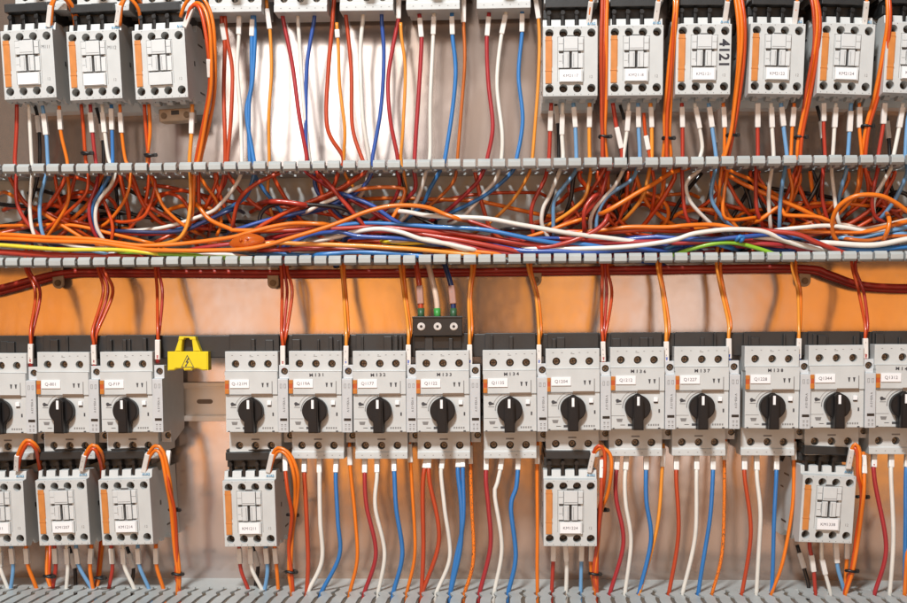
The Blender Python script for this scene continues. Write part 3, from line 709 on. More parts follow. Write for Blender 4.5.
# --- wires under the top row contactors
def cwires(name, items):
    for col, pts, sl, what in items:
        W(col, pts, (52, 50, 46, 48, 50, 46, 36), '%s wire at the %s lower terminal of %s' % (col if col != 'lightblue' else 'light blue', what, name), G1, r=1.7 if 'orange' not in col else 1.5, sleeve=sl)
cwires('contactor M111', [
 ('red', P('t1', (60, 370), (58, 450), (52, 570)) + P('dA', (70, 90), (72, 220), (105, 300), (170, 370), (250, 415)), None, 'first'),
 ('white', P('t1', (102, 370), (105, 420), (112, 570)) + P('dA', (140, 90), (130, 250), (150, 370), (215, 440), (300, 470)), None, 'second'),
 ('lightblue', P('t1', (150, 375), (163, 450), (170, 570)) + P('dA', (205, 90), (175, 200), (175, 320), (205, 400), (280, 445), (330, 460)), [(10, 18)], 'third'),
 ('orange', P('t1', (210, 375), (215, 470), (238, 570)) + P('dA', (290, 100), (290, 230), (200, 380)), [(6, 17)], 'fourth')])
cwires('contactor M112', [
 ('redorange', P('t1', (288, 370), (298, 470), (305, 570)) + P('dA', (380, 90), (370, 180), (300, 260), (200, 340)), None, 'first'),
 ('crimson', P('t1', (320, 370), (330, 470), (340, 570)) + P('dA', (422, 90), (415, 150), (385, 240), (395, 330), (440, 420)), [(7, 17)], 'second'),
 ('white', P('t1', (362, 370), (372, 470), (388, 570)) + P('dA', (497, 90), (480, 150), (420, 230), (415, 320), (450, 390), (490, 435)), [(8, 17)], 'third'),
 ('blue', P('t1', (395, 370), (398, 470), (400, 570)) + P('dA', (478, 95), (450, 150), (402, 240), (402, 330), (430, 380)), [(6, 18)], 'inner fourth'),
 ('orange', P('t1', (425, 370), (432, 470), (445, 570)) + P('dB', (90, 90), (70, 200), (10, 290), (-40, 330)), [(7, 17)], 'outer fourth')])
cwires('the contactor without a tag', [
 ('redorange', P('t1', (512, 370), (518, 470), (528, 570)) + P('dB', (165, 90), (195, 150), (150, 280), (60, 310), (0, 300)), None, 'first'),
 ('orange', P('t1', (528, 370), (534, 470), (524, 570)) + P('dB', (180, 120), (230, 240), (300, 310), (360, 350)), None, 'inner first'),
 ('amber', P('t1', (682, 370), (680, 470), (672, 570)) + P('dB', (345, 90), (345, 230), (320, 350), (250, 400), (60, 420)), [(8, 18)], 'fourth')])
cwires('contactor KM2117', [
 ('red', P('t4', (40, 365), (36, 460), (32, 560)) + P('dE', (462, 80), (450, 130), (400, 230), (390, 300), (400, 360)), [(8, 17)], 'first'),
 ('white', P('t4', (80, 365), (78, 470), (82, 560)) + P('dF', (45, 80), (0, 190), (-30, 250), (-35, 320), (0, 390)), [(10, 17)], 'second'),
 ('lightblue', P('t4', (118, 365), (125, 440), (130, 560)) + P('dF', (112, 90), (60, 160), (20, 220), (15, 300), (15, 360)), [(5, 17)], 'third'),
 ('amber', P('t4', (176, 365), (175, 450), (176, 560)) + P('dF', (175, 90), (150, 200), (80, 270), (0, 320)), [(6, 17)], 'fourth')])
cwires('contactor KM2118', [
 ('red', P('t4', (258, 365), (270, 440), (290, 560)) + P('dF', (255, 80), (215, 200), (130, 300)), [(22, 18)], 'first'),
 ('white', P('t4', (316, 365), (310, 460), (296, 560)) + P('dF', (320, 70), (280, 150), (200, 240), (175, 300), (175, 370)), [(7, 17)], 'second'),
 ('lightblue', P('t4', (348, 365), (350, 450), (354, 560)) + P('dF', (375, 80), (350, 130), (250, 200), (205, 280), (200, 350)), [(5, 17)], 'third'),
 ('redorange', P('t4', (368, 400), (375, 470), (392, 560)) + P('dF', (440, 80), (450, 160), (440, 250)), [(20, 12)], 'inner fourth'),
 ('amber', P('t4', (392, 365), (396, 450), (396, 560)) + P('dF', (430, 80), (400, 200), (330, 290)), [(5, 17)], 'outer fourth')])
cwires('contactor KM2121', [
 ('red', P('t4', (503, 365), (506, 460), (506, 560)) + P('dG', (95, 90), (105, 260), (140, 345)), [(6, 17)], 'first'),
 ('white', P('t4', (548, 365), (565, 440), (577, 520), (565, 570)) + P('dG', (175, 80), (115, 140), (130, 220), (200, 300), (245, 340)), [(6, 18)], 'second'),
 ('lightblue', P('t4', (598, 365), (610, 450), (625, 560)) + P('dG', (238, 80), (220, 200), (260, 280), (310, 330)), [(6, 17)], 'third'),
 ('orange', P('t4', (650, 365), (655, 450), (655, 560)) + P('dG', (290, 80), (270, 250), (300, 300), (420, 290)), [(6, 17)], 'fourth')])
cwires('contactor KM2122', [
 ('red', P('t5', (204, 365), (206, 470), (206, 560)) + P('dG', (415, 80), (415, 240), (440, 320)), [(3, 20)], 'first'),
 ('white', P('t5', (252, 365), (256, 450), (262, 550)) + P('dG', (485, 70), (468, 200), (475, 330)), [(5, 17)], 'second'),
 ('lightblue', P('t5', (287, 365), (296, 460), (308, 560)) + P('dH', (65, 80), (45, 200), (40, 340)), [(6, 16)], 'third'),
 ('orange', P('t5', (334, 365), (328, 450), (322, 560)) + P('dH', (80, 80), (95, 180), (60, 290)), [(5, 16)], 'fourth')])
cwires('contactor KM2124', [
 ('red', P('t5', (438, 365), (440, 450), (444, 560)) + P('dH', (230, 80), (225, 200), (250, 310), (265, 350)), [(3, 15)], 'first'),
 ('white', P('t5', (482, 365), (476, 450), (470, 560)) + P('dH', (266, 80), (272, 150), (290, 290), (320, 360), (350, 380)), [(5, 17)], 'second'),
 ('lightblue', P('t5', (536, 365), (530, 450), (524, 560)) + P('dH', (332, 80), (300, 200), (290, 260)), [(8, 17)], 'third'),
 ('orange', P('t5', (565, 365), (566, 450), (574, 560)) + P('dH', (385, 80), (370, 180), (300, 270)), [(5, 17)], 'fourth')])
cwires('the contactor at the right edge', [
 ('red', P('t5', (655, 365), (650, 450), (632, 560)) + P('dH', (465, 80), (440, 200), (450, 280), (490, 310)), [(3, 17)], 'first'),
 ('white', P('t5', (720, 365), (705, 450), (684, 560)) + P('dH', (520, 80), (450, 210), (450, 290)), [(5, 17)], 'second'),
 ('lightblue', P('t5', (745, 365), (735, 450), (728, 560)) + P('dH', (590, 100), (540, 210), (480, 290)), None, 'third')])
# spare black conductors and second sleeves between them
for (x, y0, y1, lab) in ((38, 120, 158, 'M111'), (101.5, 128, 160, 'M112'), (557, 112, 160, 'KM2117'), (625, 125, 160, 'KM2118'), (714, 130, 160, 'KM2122, on its left'), (822, 126, 160, 'KM2124'), (888, 126, 160, 'the right edge')):
    W('black', [(x - 5, y0 - 20), (x, y0), (x + 2, y1), (x - 3, y1 + 30), (x - 14, y1 + 60)], (26, 28, 30, 25, 20), 'black wire deep behind the others under contactor ' + lab, G1, r=1.5, sleeve=[(16, 15)])

# --- orange control bundles with ties beside top contactors
def bundle(paths, cols, d, where, r=1.6, sleeves=None):
    for i, (p, c) in enumerate(zip(paths, cols)):
        W(c, p, d, '%s control wire, %s of the bundle %s' % (dict(redorange='red orange', brick='brick red').get(c, c), ['left strand', 'middle strand', 'right strand', 'rear strand'][i], where), G6, r=r, sleeve=(sleeves or {}).get(i))
D6 = (70, 74, 68, 60, 54, 48, 40, 30)
bundle([P('t4', (222, -30), (218, 150), (218, 350), (222, 480), (222, 560)) + P('dF', (235, 80), (160, 200), (60, 310)),
        P('t4', (238, -30), (236, 150), (234, 350), (230, 480), (236, 560)) + P('dF', (245, 80), (250, 180), (230, 260)),
        P('t4', (230, -30), (228, 180), (224, 350), (227, 480), (230, 560)) + P('dF', (225, 80), (220, 190), (210, 260))], ('brick', 'orange', 'brick'), D6, 'between contactors KM2117 and KM2118')
bundle([P('t4', (478, -40), (475, 60), (455, 250), (442, 400), (444, 490), (438, 560)) + P('dF', (490, 80), (480, 250)),
        P('t4', (488, -40), (484, 60), (468, 250), (462, 400), (458, 490), (462, 560)) + P('dG', (20, 80), (10, 180), (-30, 250)),
        P('t4', (482, -30), (478, 70), (462, 300), (452, 400), (450, 490), (450, 560)) + P('dF', (517, 100), (380, 180), (240, 260))], ('orange', 'orange', 'redorange'), D6, 'between contactors KM2118 and KM2121')
bundle([P('t4', (700, -30), (716, 80), (712, 200), (690, 380), (675, 480), (655, 560)) + P('dG', (280, 75), (400, 130), (517, 200), (600, 240)),
        P('t4', (712, -30), (727, 80), (722, 220), (700, 390), (684, 480), (668, 560)) + P('dG', (285, 80), (240, 190), (170, 250)),
        P('t4', (690, -30), (705, 100), (702, 230), (686, 390), (680, 480), (648, 560)) + P('dG', (265, 90), (240, 300))], ('orange', 'redorange', 'orange'), D6, 'right of contactor KM2121')
bundle([P('t5', (395, -40), (412, 30), (412, 130), (380, 330), (352, 480), (345, 560)) + P('dH', (120, 80), (130, 130), (90, 230), (60, 290)),
        P('t5', (402, -40), (424, 50), (420, 160), (388, 350), (362, 480), (356, 560)) + P('dH', (130, 80), (100, 240), (300, 230)),
        P('t5', (388, -40), (402, 50), (404, 170), (372, 350), (357, 480), (350, 560)) + P('dH', (110, 90), (70, 200), (20, 250))], ('orange', 'redorange', 'brick'), D6, 'between contactors KM2122 and KM2124')
bundle([P('t5', (662, -40), (666, 60), (655, 150), (620, 330), (592, 440), (572, 560)) + P('dH', (395, 80), (385, 160), (350, 260)),
        P('t5', (668, -40), (674, 60), (664, 170), (630, 340), (600, 450), (586, 560)) + P('dH', (410, 80), (420, 200), (330, 280))], ('orange', 'redorange'), D6, 'right of contactor KM2124')
bundle([P('t1', (655, 95), (668, 50), (695, 8), (728, 40), (748, 140), (750, 300), (730, 430), (704, 570)) + P('dB', (365, 90), (350, 300), (290, 390), (150, 420)),
        P('t1', (640, 60), (660, 10), (700, -20), (742, 30), (762, 130), (762, 310), (742, 440), (712, 570)) + P('dB', (385, 110), (460, 220), (480, 310), (460, 370)),
        P('t1', (655, 95), (676, 30), (700, 18), (720, 60), (738, 180), (742, 310), (722, 440), (696, 570)) + P('dB', (380, 100), (385, 240), (430, 300), (517, 340))], ('orange', 'orange', 'redorange'), (66, 76, 78, 70, 60, 52, 46, 38, 34), 'looping round the untagged contactor', sleeves={0: [(2, 17)], 2: [(72, 15)]})
bundle([P('t1', (172, 95), (180, 20), (205, -10), (235, 0), (262, 60), (265, 110)), P('t1', (180, 90), (190, 10), (215, -25), (245, 0), (270, 50), (278, 130))], ('orange', 'orange'), (66, 72, 70, 58, 40), 'arching over contactor M111', sleeves={0: [(2, 18)]})
bundle([P('t1', (415, 90), (425, 20), (455, -8), (490, 30), (500, 90), (510, 150)), P('t1', (425, 90), (435, 15), (465, -22), (500, 10), (520, 80))], ('orange', 'orange'), (66, 72, 70, 58, 40), 'arching over contactor M112', sleeves={0: [(0, 17)]})
# white sleeved coil leads on top of the right group
for i, (x, n) in enumerate(((589, 'KM2117'), (656, 'KM2118'), (725, 'KM2121'), (795, 'KM2122'), (865, 'KM2124'))):
    W('orange', [(x - 1, 26), (x + 2, 2), (x + 7, -14), (x + 14, -20), (x + 20, 0)], (62, 70, 72, 60, 50), 'coil lead in a white sleeve on top of contactor ' + n, G6, sleeve=[(0, 20)])
for x, y, n in ((604.5, 136.5, 'between contactors KM2117 and KM2118'), (668, 138, 'between contactors KM2118 and KM2121'), (732, 135, 'right of contactor KM2121'), (800.5, 137, 'between contactors KM2122 and KM2124'), (867, 126, 'right of contactor KM2124'), (86.5, 153, 'under contactor M112'), (150, 155, 'under the untagged contactor')):
    tie(x, y, 52, 'black cable tie on the orange bundle ' + n)

# --- wires lying in the middle duct: (colour, path, depths, radius)
duct_w = [
 ('yellow', P('dA', (-120, 405), (0, 412), (250, 425), (500, 432)) + P('dB', (200, 447)), (60, 60, 58), 1.6, 'yellow part of the earth wire running along the left of the duct'),
 ('green', P('dB', (60, 440), (200, 447), (400, 455), (517, 468), (700, 480)), (58, 58, 56), 1.6, 'green end of the earth wire at the lower left of the duct'),
 ('green', P('dG', (60, 452), (120, 430), (220, 405), (320, 400), (430, 425), (520, 455)), (56, 62, 62, 56), 1.6, 'bright green wire humping over the duct lip, right of the middle'),
 ('orange', P('dA', (-100, 360), (0, 365), (200, 375), (400, 385), (517, 400)) + P('dB', (150, 412), (350, 400), (517, 375)) + P('dC', (150, 345), (300, 320), (450, 322)), (50, 54, 56, 58, 60), 1.7, 'long orange wire running left to right from the left edge, upper strand'),
 ('orange', P('dA', (-100, 378), (0, 380), (200, 392), (400, 398), (560, 420)) + P('dB', (200, 432), (517, 430)) + P('dC', (200, 410), (330, 370), (517, 310)) + P('dD', (150, 270), (250, 245), (350, 240), (430, 250), (490, 275), (560, 300)), (50, 56, 60, 66, 70, 70, 64), 1.75, 'long orange wire arching up across the centre of the duct'),
 ('red', P('dA', (-100, 438), (0, 440), (200, 450), (400, 458)) + P('dB', (120, 462)), (54, 54, 50), 2.6, 'thick red wire on the duct floor at the left edge'),
 ('orange', P('dA', (40, 190), (200, 280), (370, 390), (450, 420)), (30, 36, 44, 44), 1.5, 'orange wire slanting down right below contactor M111'),
 ('orange', P('dA', (-80, 330), (100, 325), (300, 325), (517, 370), (640, 400)), (34, 38, 44), 1.5, 'orange wire rising gently at the left below M112'),
 ('redorange', P('dA', (200, 70), (270, 110), (400, 150), (480, 300), (480, 400)), (36, 40, 46, 40), 1.5, 'red orange wire bowing between M111 and M112 inside the duct'),
 ('navy', P('dA', (-60, 398), (100, 395), (220, 405), (400, 410)), (44, 46, 46), 1.5, 'dark navy wire along the left of the duct floor'),
 ('white', P('dA', (220, 385), (300, 412), (400, 425), (480, 420)), (52, 55, 52), 1.5, 'short white wire in the tangle under contactor M112'),
 ('lightblue', P('dA', (160, 395), (260, 400), (380, 430), (500, 460)), (50, 54, 50), 1.5, 'light blue wire in the tangle under contactor M112'),
 ('navy', P('dB', (20, 350), (200, 352), (320, 345), (420, 305), (517, 262)), (40, 44, 44), 1.5, 'navy wire under the white one below the untagged contactor'),
 ('crimson', P('dB', (40, 362), (200, 358), (300, 348), (380, 330)), (38, 42, 42), 1.5, 'crimson wire beneath the navy one below the untagged contactor'),
 ('black', P('dB', (30, 150), (150, 210), (280, 280), (420, 345), (560, 350)), (16, 18, 20), 1.5, 'black wire sloping right across the duct back, left part'),
 ('black', P('dB', (20, 90), (30, 230), (40, 340)), (18, 20, 20), 1.5, 'black wire hanging at the duct back beside contactor M112'),
 ('red', P('dB', (500, 90), (495, 140), (460, 200), (400, 260)), (40, 36, 30), 1.5, 'red wire curving under the fourth top breaker inside the duct'),
 ('crimson', P('dB', (350, 430), (517, 405), (620, 405), (700, 395)), (52, 56, 52), 1.7, 'crimson wire behind the orange cap'),
 ('white', P('dB', (380, 455), (517, 452), (640, 470)), (56, 56, 50), 1.5, 'white wire low behind the duct lip at left'),
 ('brick', P('dC', (300, 80), (270, 95), (150, 150), (80, 220), (55, 330)), (50, 54, 50, 36), 1.6, 'brick red arc under the fifth top breaker inside the duct'),
 ('black', P('dC', (170, 330), (175, 275), (230, 235), (350, 235), (517, 250), (600, 290)), (40, 46, 50, 48, 40), 1.7, 'black wire hooking left under the fifth top breaker'),
 ('red', P('dC', (220, 222), (280, 225), (360, 237)), (52, 54, 52), 2.0, 'short red sheath round the black wire'),
 ('redorange', P('dC', (150, 345), (180, 325), (300, 260), (420, 210), (517, 165), (600, 110)), (44, 46, 48, 46), 1.7, 'red orange wire rising right under the fifth top breaker'),
 ('darkblue', P('dC', (80, 340), (200, 300), (380, 260), (480, 235), (560, 195)), (42, 44, 44), 1.6, 'dark blue wire rising right under the fifth top breaker'),
 ('white', P('dC', (380, 262), (430, 235), (517, 200), (600, 160)), (46, 48, 46), 1.6, 'white wire beside the rising dark blue one'),
 ('orange', P('dB', (380, 240), (430, 300), (517, 340)) + P('dC', (60, 345), (200, 345), (320, 325), (420, 318)), (44, 54, 58, 54), 1.7, 'orange wire sagging under the fourth top breaker'),
 ('darkblue', P('dC', (290, 410), (330, 390), (400, 365), (517, 355)) + P('dD', (120, 372), (250, 378), (380, 388), (480, 410)), (52, 60, 62, 56), 1.7, 'dark blue wire humping left of the centre on the duct floor'),
 ('amber', P('dC', (160, 410), (230, 400), (350, 405), (517, 408)) + P('dD', (150, 412), (300, 425), (517, 440), (640, 450)), (56, 60, 60, 56), 1.7, 'pale orange wire low on the duct floor left of the centre'),
 ('red', P('dC', (200, 350), (350, 345), (517, 338)) + P('dD', (200, 330), (350, 345), (517, 360), (640, 380)), (46, 52, 56, 50), 1.8, 'red wire in the centre bundle, upper strand'),
 ('crimson', P('dC', (240, 375), (400, 350), (517, 345)) + P('dD', (150, 350), (350, 355), (517, 378), (640, 400)), (44, 50, 54, 48), 1.8, 'crimson wire in the centre bundle, lower strand'),
 ('red', P('dC', (190, 432), (340, 425), (517, 425)) + P('dD', (200, 432), (340, 425)), (50, 52, 50), 1.7, 'red wire lying low left of the centre'),
 ('blue', P('dC', (420, 450), (520, 443)) + P('dD', (80, 440), (200, 444), (340, 450), (420, 462)), (54, 58, 56), 1.9, 'blue wire lying low behind the lip at the centre left'),
 ('white', P('dC', (400, 395), (517, 370)) + P('dD', (90, 356), (200, 340), (300, 352), (400, 385), (517, 407), (620, 430)), (50, 58, 64, 64, 56), 1.8, 'white wire humping over the centre bundle'),
 ('red', P('dD', (-60, 90), (0, 150), (60, 220), (150, 330), (190, 370)), (52, 54, 52, 44), 1.7, 'red wire falling right under the sixth top breaker'),
 ('orange', P('dD', (110, 172), (200, 160), (300, 163), (322, 180), (300, 240), (240, 335)), (44, 46, 48, 46), 1.6, 'orange red wire making a hook under the sixth top breaker'),
 ('darkblue', P('dD', (50, 190), (80, 200), (180, 240), (270, 300), (340, 335), (420, 350)), (50, 52, 52, 46), 1.7, 'dark blue wire falling right under the sixth top breaker'),
 ('crimson', P('dD', (60, 200), (140, 240), (240, 300), (330, 330)), (40, 44, 42), 1.6, 'crimson wire behind the falling dark blue one'),
 ('navy', P('dD', (-60, 240), (30, 240), (80, 262), (140, 320)), (44, 46, 40), 1.7, 'navy wire under the sixth top breaker'),
 ('white', P('dD', (300, 262), (350, 267), (420, 280), (517, 287)) + P('dE', (200, 295), (350, 325), (517, 352)) + P('dF', (150, 367), (300, 386), (400, 400)), (48, 62, 68, 68, 62, 54), 1.8, 'long creamy white wire crossing over the bundle right of the centre'),
 ('blue', P('dD', (-40, 340), (60, 325), (160, 318), (350, 322)) + P('dE', (0, 330), (200, 345), (400, 385), (517, 402)) + P('dF', (100, 400), (250, 425)), (42, 50, 60, 62, 56), 1.8, 'long blue wire sloping over the bundle at the centre'),
 ('red', P('dE', (-200, 320), (0, 350), (150, 370), (350, 402), (517, 412), (700, 418)), (48, 54, 58, 54), 1.8, 'red wire sloping over the centre bundle, first strand'),
 ('red', P('dE', (-180, 345), (0, 372), (200, 410), (370, 442), (480, 462)), (50, 56, 58, 52), 1.9, 'red wire sloping over the centre bundle, second strand'),
 ('brick', P('dE', (-160, 340), (50, 360), (250, 395), (400, 430), (560, 440)), (46, 52, 54, 50), 1.8, 'brick red wire sloping in the centre bundle'),
 ('crimson', P('dE', (-120, 395), (60, 400), (200, 430), (340, 455)), (52, 56, 52), 1.8, 'crimson wire low in the centre bundle'),
 ('red', P('dE', (100, 300), (200, 330), (320, 375), (420, 400)), (40, 46, 46), 1.6, 'red wire under the creamy one, right of the centre'),
 ('white', P('dE', (-220, 395), (-80, 385), (20, 405), (120, 435)), (54, 60, 56), 1.7, 'white wire on the duct floor at the centre'),
 ('yellow', P('dD', (240, 395), (330, 402), (450, 400), (540, 412)), (54, 57, 54), 1.4, 'pale yellow wire in the centre bundle'),
 ('orange', P('dE', (-160, 425), (0, 434), (150, 438), (280, 452)), (54, 56, 52), 1.6, 'orange wire low in front of the centre bundle'),
 ('darkblue', P('dE', (200, 405), (350, 435), (517, 437)) + P('dF', (150, 440), (350, 428), (517, 432)) + P('dG', (80, 420)), (50, 58, 60, 58, 50), 1.9, 'dark blue wire lying low right of the centre'),
 ('white', P('dE', (360, 425), (517, 425)) + P('dF', (120, 426), (250, 420), (400, 408)) + P('dG', (60, 390), (150, 362), (300, 340), (430, 345), (517, 380)) + P('dH', (80, 395), (180, 420)), (54, 60, 62, 68, 70, 64, 54), 1.8, 'long white wire waving right of the centre'),
 ('crimson', P('dF', (-100, 400), (0, 414), (180, 402), (350, 395), (517, 395)) + P('dG', (60, 400), (200, 398), (350, 402), (517, 408)), (52, 57, 60, 58), 1.8, 'crimson wire under the white one, right of the centre'),
 ('darkblue', P('dF', (200, 410), (330, 388), (450, 376)) + P('dG', (0, 375), (200, 385), (350, 375), (480, 362), (560, 380)), (50, 56, 62, 64, 58), 1.8, 'violet blue wire right of the centre'),
 ('blue', P('dG', (20, 425), (60, 412), (130, 400), (220, 402), (300, 420)), (52, 56, 52), 1.8, 'blue wire beside the green hump'),
 ('blue', P('dG', (330, 385), (345, 372), (360, 380), (350, 392)), (64, 66, 64), 1.7, 'small blue kink above the green hump'),
 ('orange', P('dF', (100, 360), (230, 345), (350, 330), (517, 332)) + P('dG', (100, 328), (240, 326), (330, 345)), (40, 46, 50, 46), 1.8, 'orange wire running level behind the white one, upper strand'),
 ('redorange', P('dF', (60, 350), (250, 352), (400, 345), (517, 350)) + P('dG', (120, 350), (200, 360)), (38, 42, 46, 40), 1.8, 'red orange wire running level behind the white one, lower strand'),
 ('orange', P('dF', (-120, 380), (0, 345), (60, 325), (140, 300)), (36, 42, 44), 1.6, 'orange wire rising under contactor KM2117'),
 ('orange', P('dF', (600, 75), (517, 102), (450, 145), (380, 182), (240, 262)), (40, 52, 60, 62, 60), 1.8, 'straight orange wire slanting down left under contactor KM2118'),
 ('red', P('dF', (205, 190), (175, 215), (148, 265), (148, 350)), (54, 58, 58, 48), 1.7, 'red arch under contactor KM2118'),
 ('red', P('dF', (255, 250), (245, 300), (200, 345), (100, 390), (0, 414), (-60, 418)), (56, 62, 62, 56), 1.8, 'red wire curving down left under contactor KM2118'),
 ('brick', P('dF', (80, 150), (100, 240), (150, 320)), (30, 34, 34), 1.5, 'brick red wire deep under contactor KM2117'),
 ('black', P('dF', (310, 120), (330, 200), (345, 270), (300, 300)), (16, 18, 18), 1.6, 'black wire deep under contactor KM2118'),
 ('black', P('dG', (180, 100), (95, 200), (40, 300)), (16, 18, 20), 1.6, 'black wire deep under contactor KM2121, left'),
 ('black', P('dG', (390, 80), (380, 170), (310, 290)), (16, 18, 20), 1.6, 'black wire deep under contactor KM2122, left'),
 ('black', P('dG', (360, 150), (385, 220), (400, 300)), (18, 18, 20), 1.6, 'black wire deep under contactor KM2122, right'),
 ('orange', P('dG', (430, 300), (517, 240)) + P('dH', (60, 280), (200, 290), (260, 310)), (40, 44, 44), 1.6, 'orange wire below contactor KM2122 in the duct'),
 ('orange', P('dH', (-200, 100), (0, 195), (120, 250), (200, 290), (265, 315)), (38, 44, 46, 42), 1.7, 'orange wire falling right below contactor KM2122'),
 ('orange', P('dH', (-60, 300), (60, 250), (180, 232), (300, 228), (420, 240)), (28, 34, 34), 1.6, 'orange wire arching low below contactor KM2124'),
 ('orange', P('dH', (290, 395), (272, 360), (272, 300), (300, 240), (370, 197), (470, 195), (540, 225), (600, 268), (700, 330)), (50, 66, 76, 78, 74, 66), 1.9, 'big bright orange loop bulging out of the duct at the right'),
 ('orange', P('dH', (485, 390), (505, 350), (514, 310), (508, 285)), (58, 68, 70, 60), 1.8, 'short orange wire end inside the big loop at the right'),
 ('white', P('dH', (-40, 372), (20, 345), (150, 330), (240, 325), (330, 335), (430, 352), (520, 340)), (52, 60, 60, 54), 1.7, 'white wire passing through the orange loop'),
 ('white', P('dH', (230, 400), (290, 402), (450, 408), (590, 385), (700, 370)), (60, 64, 64), 2.2, 'thick white wire at the right edge on the duct floor'),
 ('white', P('dH', (-60, 375), (40, 385), (150, 415), (240, 430)), (56, 60, 54), 2.0, 'white wire ending under the red one at the right'),
 ('crimson', P('dH', (-200, 385), (-60, 392), (60, 410), (200, 432)), (50, 54, 50), 2.0, 'crimson wire low at the right'),
 ('red', P('dH', (-80, 340), (0, 345), (120, 360), (200, 395), (280, 427), (340, 450)), (58, 64, 66, 60), 2.0, 'red wire sloping down right over the white ones'),
 ('blue', P('dH', (60, 370), (150, 380), (300, 420), (430, 430), (590, 418), (700, 410)), (52, 58, 60, 58), 1.9, 'blue wire bending along the floor at the right edge'),
 ('orange', P('dH', (40, 350), (150, 352), (300, 352), (430, 350), (590, 310), (700, 290)), (50, 56, 58, 52), 1.7, 'orange wire running level through the loop'),
 ('lightblue', P('dH', (300, 375), (380, 378), (450, 362), (590, 330), (700, 305)), (52, 56, 56), 1.8, 'light blue wire rising to the right edge'),
 ('lightblue', P('dH', (470, 390), (530, 370), (620, 360), (700, 350)), (54, 56, 56), 1.8, 'light blue wire end under the rising one'),
 ('brown', P('dH', (330, 385), (420, 392), (520, 372), (620, 372)), (58, 60, 60), 1.5, 'brown wire over the thick white one at the right edge'),
 ('black', P('dH', (170, 70), (200, 130), (225, 210)), (16, 18, 18), 1.6, 'black wire deep under contactor KM2124'),
 ('black', P('dH', (500, 70), (515, 140), (535, 210)), (16, 18, 18), 1.6, 'black wire deep at the right edge'),
 ('brick', P('dH', (480, 240), (540, 262), (590, 250), (680, 250)), (34, 38, 38), 1.6, 'brick red wire behind the big orange loop'),
 ('tan', P('dH', (330, 325), (400, 340), (480, 325), (590, 300), (700, 290)), (46, 50, 46), 1.6, 'salmon coloured wire through the loop'),
]
for col, pts, ds, r_, lab in duct_w: W(col, pts, ds, lab, G2, r=r_ * 1.08, wob=0.5)
# deep layers of orange and red wire at the duct back
marks = [(16, 'below contactor M111'), (82, 'below contactor M112'), (148, 'below the untagged contactor'), (233, 'below the fourth top breaker'), (299, 'below the fifth top breaker'), (365, 'below the sixth top breaker'),
         (432, 'below the seventh top breaker'), (502, 'below the eighth top breaker'), (570, 'below contactor KM2117'), (636, 'below contactor KM2118'), (704, 'below contactor KM2121'), (778, 'below contactor KM2122'), (848, 'below contactor KM2124'), (900, 'by the right edge')]
def near(x): return min(marks, key=lambda m: abs(m[0] - x))[1]
rnd = random.Random(21)
deep = []
for i in range(74):
    dense = rnd.random()
    x = rnd.uniform(-10, 225) if dense < 0.34 else (rnd.uniform(520, 905) if dense < 0.86 else rnd.uniform(225, 520))
    kind = rnd.random(); col = rnd.choice(['redorange', 'orange', 'brick', 'redorange', 'orange', 'redorange', 'redorange', 'black'])
    if kind < 0.5:     # drop curving away
        sgn = rnd.choice((-1, 1)); k = rnd.uniform(12, 55)
        pts = [(x, 171), (x + sgn * rnd.uniform(-3, 3), 178), (x + sgn * k * 0.35, 205), (x + sgn * k, rnd.uniform(215, 236)), (x + sgn * (k + rnd.uniform(20, 50)), rnd.uniform(228, 250))]
        lab = 'deep %s wire bending %s ' % (col, 'right' if sgn > 0 else 'left')
        ds = (40, 38, 30, rnd.uniform(14, 34), rnd.uniform(18, 40))
    elif kind < 0.8:   # long crossing
        sgn = rnd.choice((-1, 1)); k = rnd.uniform(50, 110); y = rnd.uniform(196, 238)
        pts = [(x - k, y + sgn * rnd.uniform(4, 26)), (x - k * .3, y + sgn * 4), (x + k * .3, y - sgn * 5), (x + k, y - sgn * rnd.uniform(3, 20))]
        lab = 'deep %s wire crossing level ' % col; ds = (rnd.uniform(12, 24), rnd.uniform(14, 30), rnd.uniform(14, 30), rnd.uniform(12, 24))
    else:              # loop
        a, b2 = rnd.uniform(16, 34), rnd.uniform(10, 24); y = rnd.uniform(205, 222)
        pts = [(x + a * math.cos(R(t)), y + b2 * math.sin(R(t))) for t in range(200, 420, 20)]
        lab = 'deep %s wire arched like a bow ' % col; ds = (18, 30, 34, 22)
    W(col, pts, ds, lab.replace('redorange', 'red orange') + near(x), 'tangled wires at the back of the middle duct', r=rnd.uniform(1.5, 1.95), wob=1.2)
for i in range(26):  # more strands in the level bundle
    x = rnd.uniform(180, 860); k = rnd.uniform(60, 150); y = rnd.uniform(240, 257) - (x - 450) * 0.008
    col = rnd.choice(['red', 'crimson', 'brick', 'white', 'blue', 'redorange', 'darkblue', 'orange'])
    pts = [(x - k, y + rnd.uniform(-6, 8)), (x - k * .4, y + rnd.uniform(-4, 3)), (x + k * .3, y + rnd.uniform(-4, 3)), (x + k, y + rnd.uniform(-5, 8))]
    W(col, pts, (rnd.uniform(30, 42), rnd.uniform(36, 50), rnd.uniform(36, 50), rnd.uniform(30, 42)), ('%s wire buried in the level bundle ' % col).replace('darkblue', 'dark blue').replace('redorange', 'red orange') + near(x), 'strands of the level bundle in the duct', r=1.6, wob=1.0)
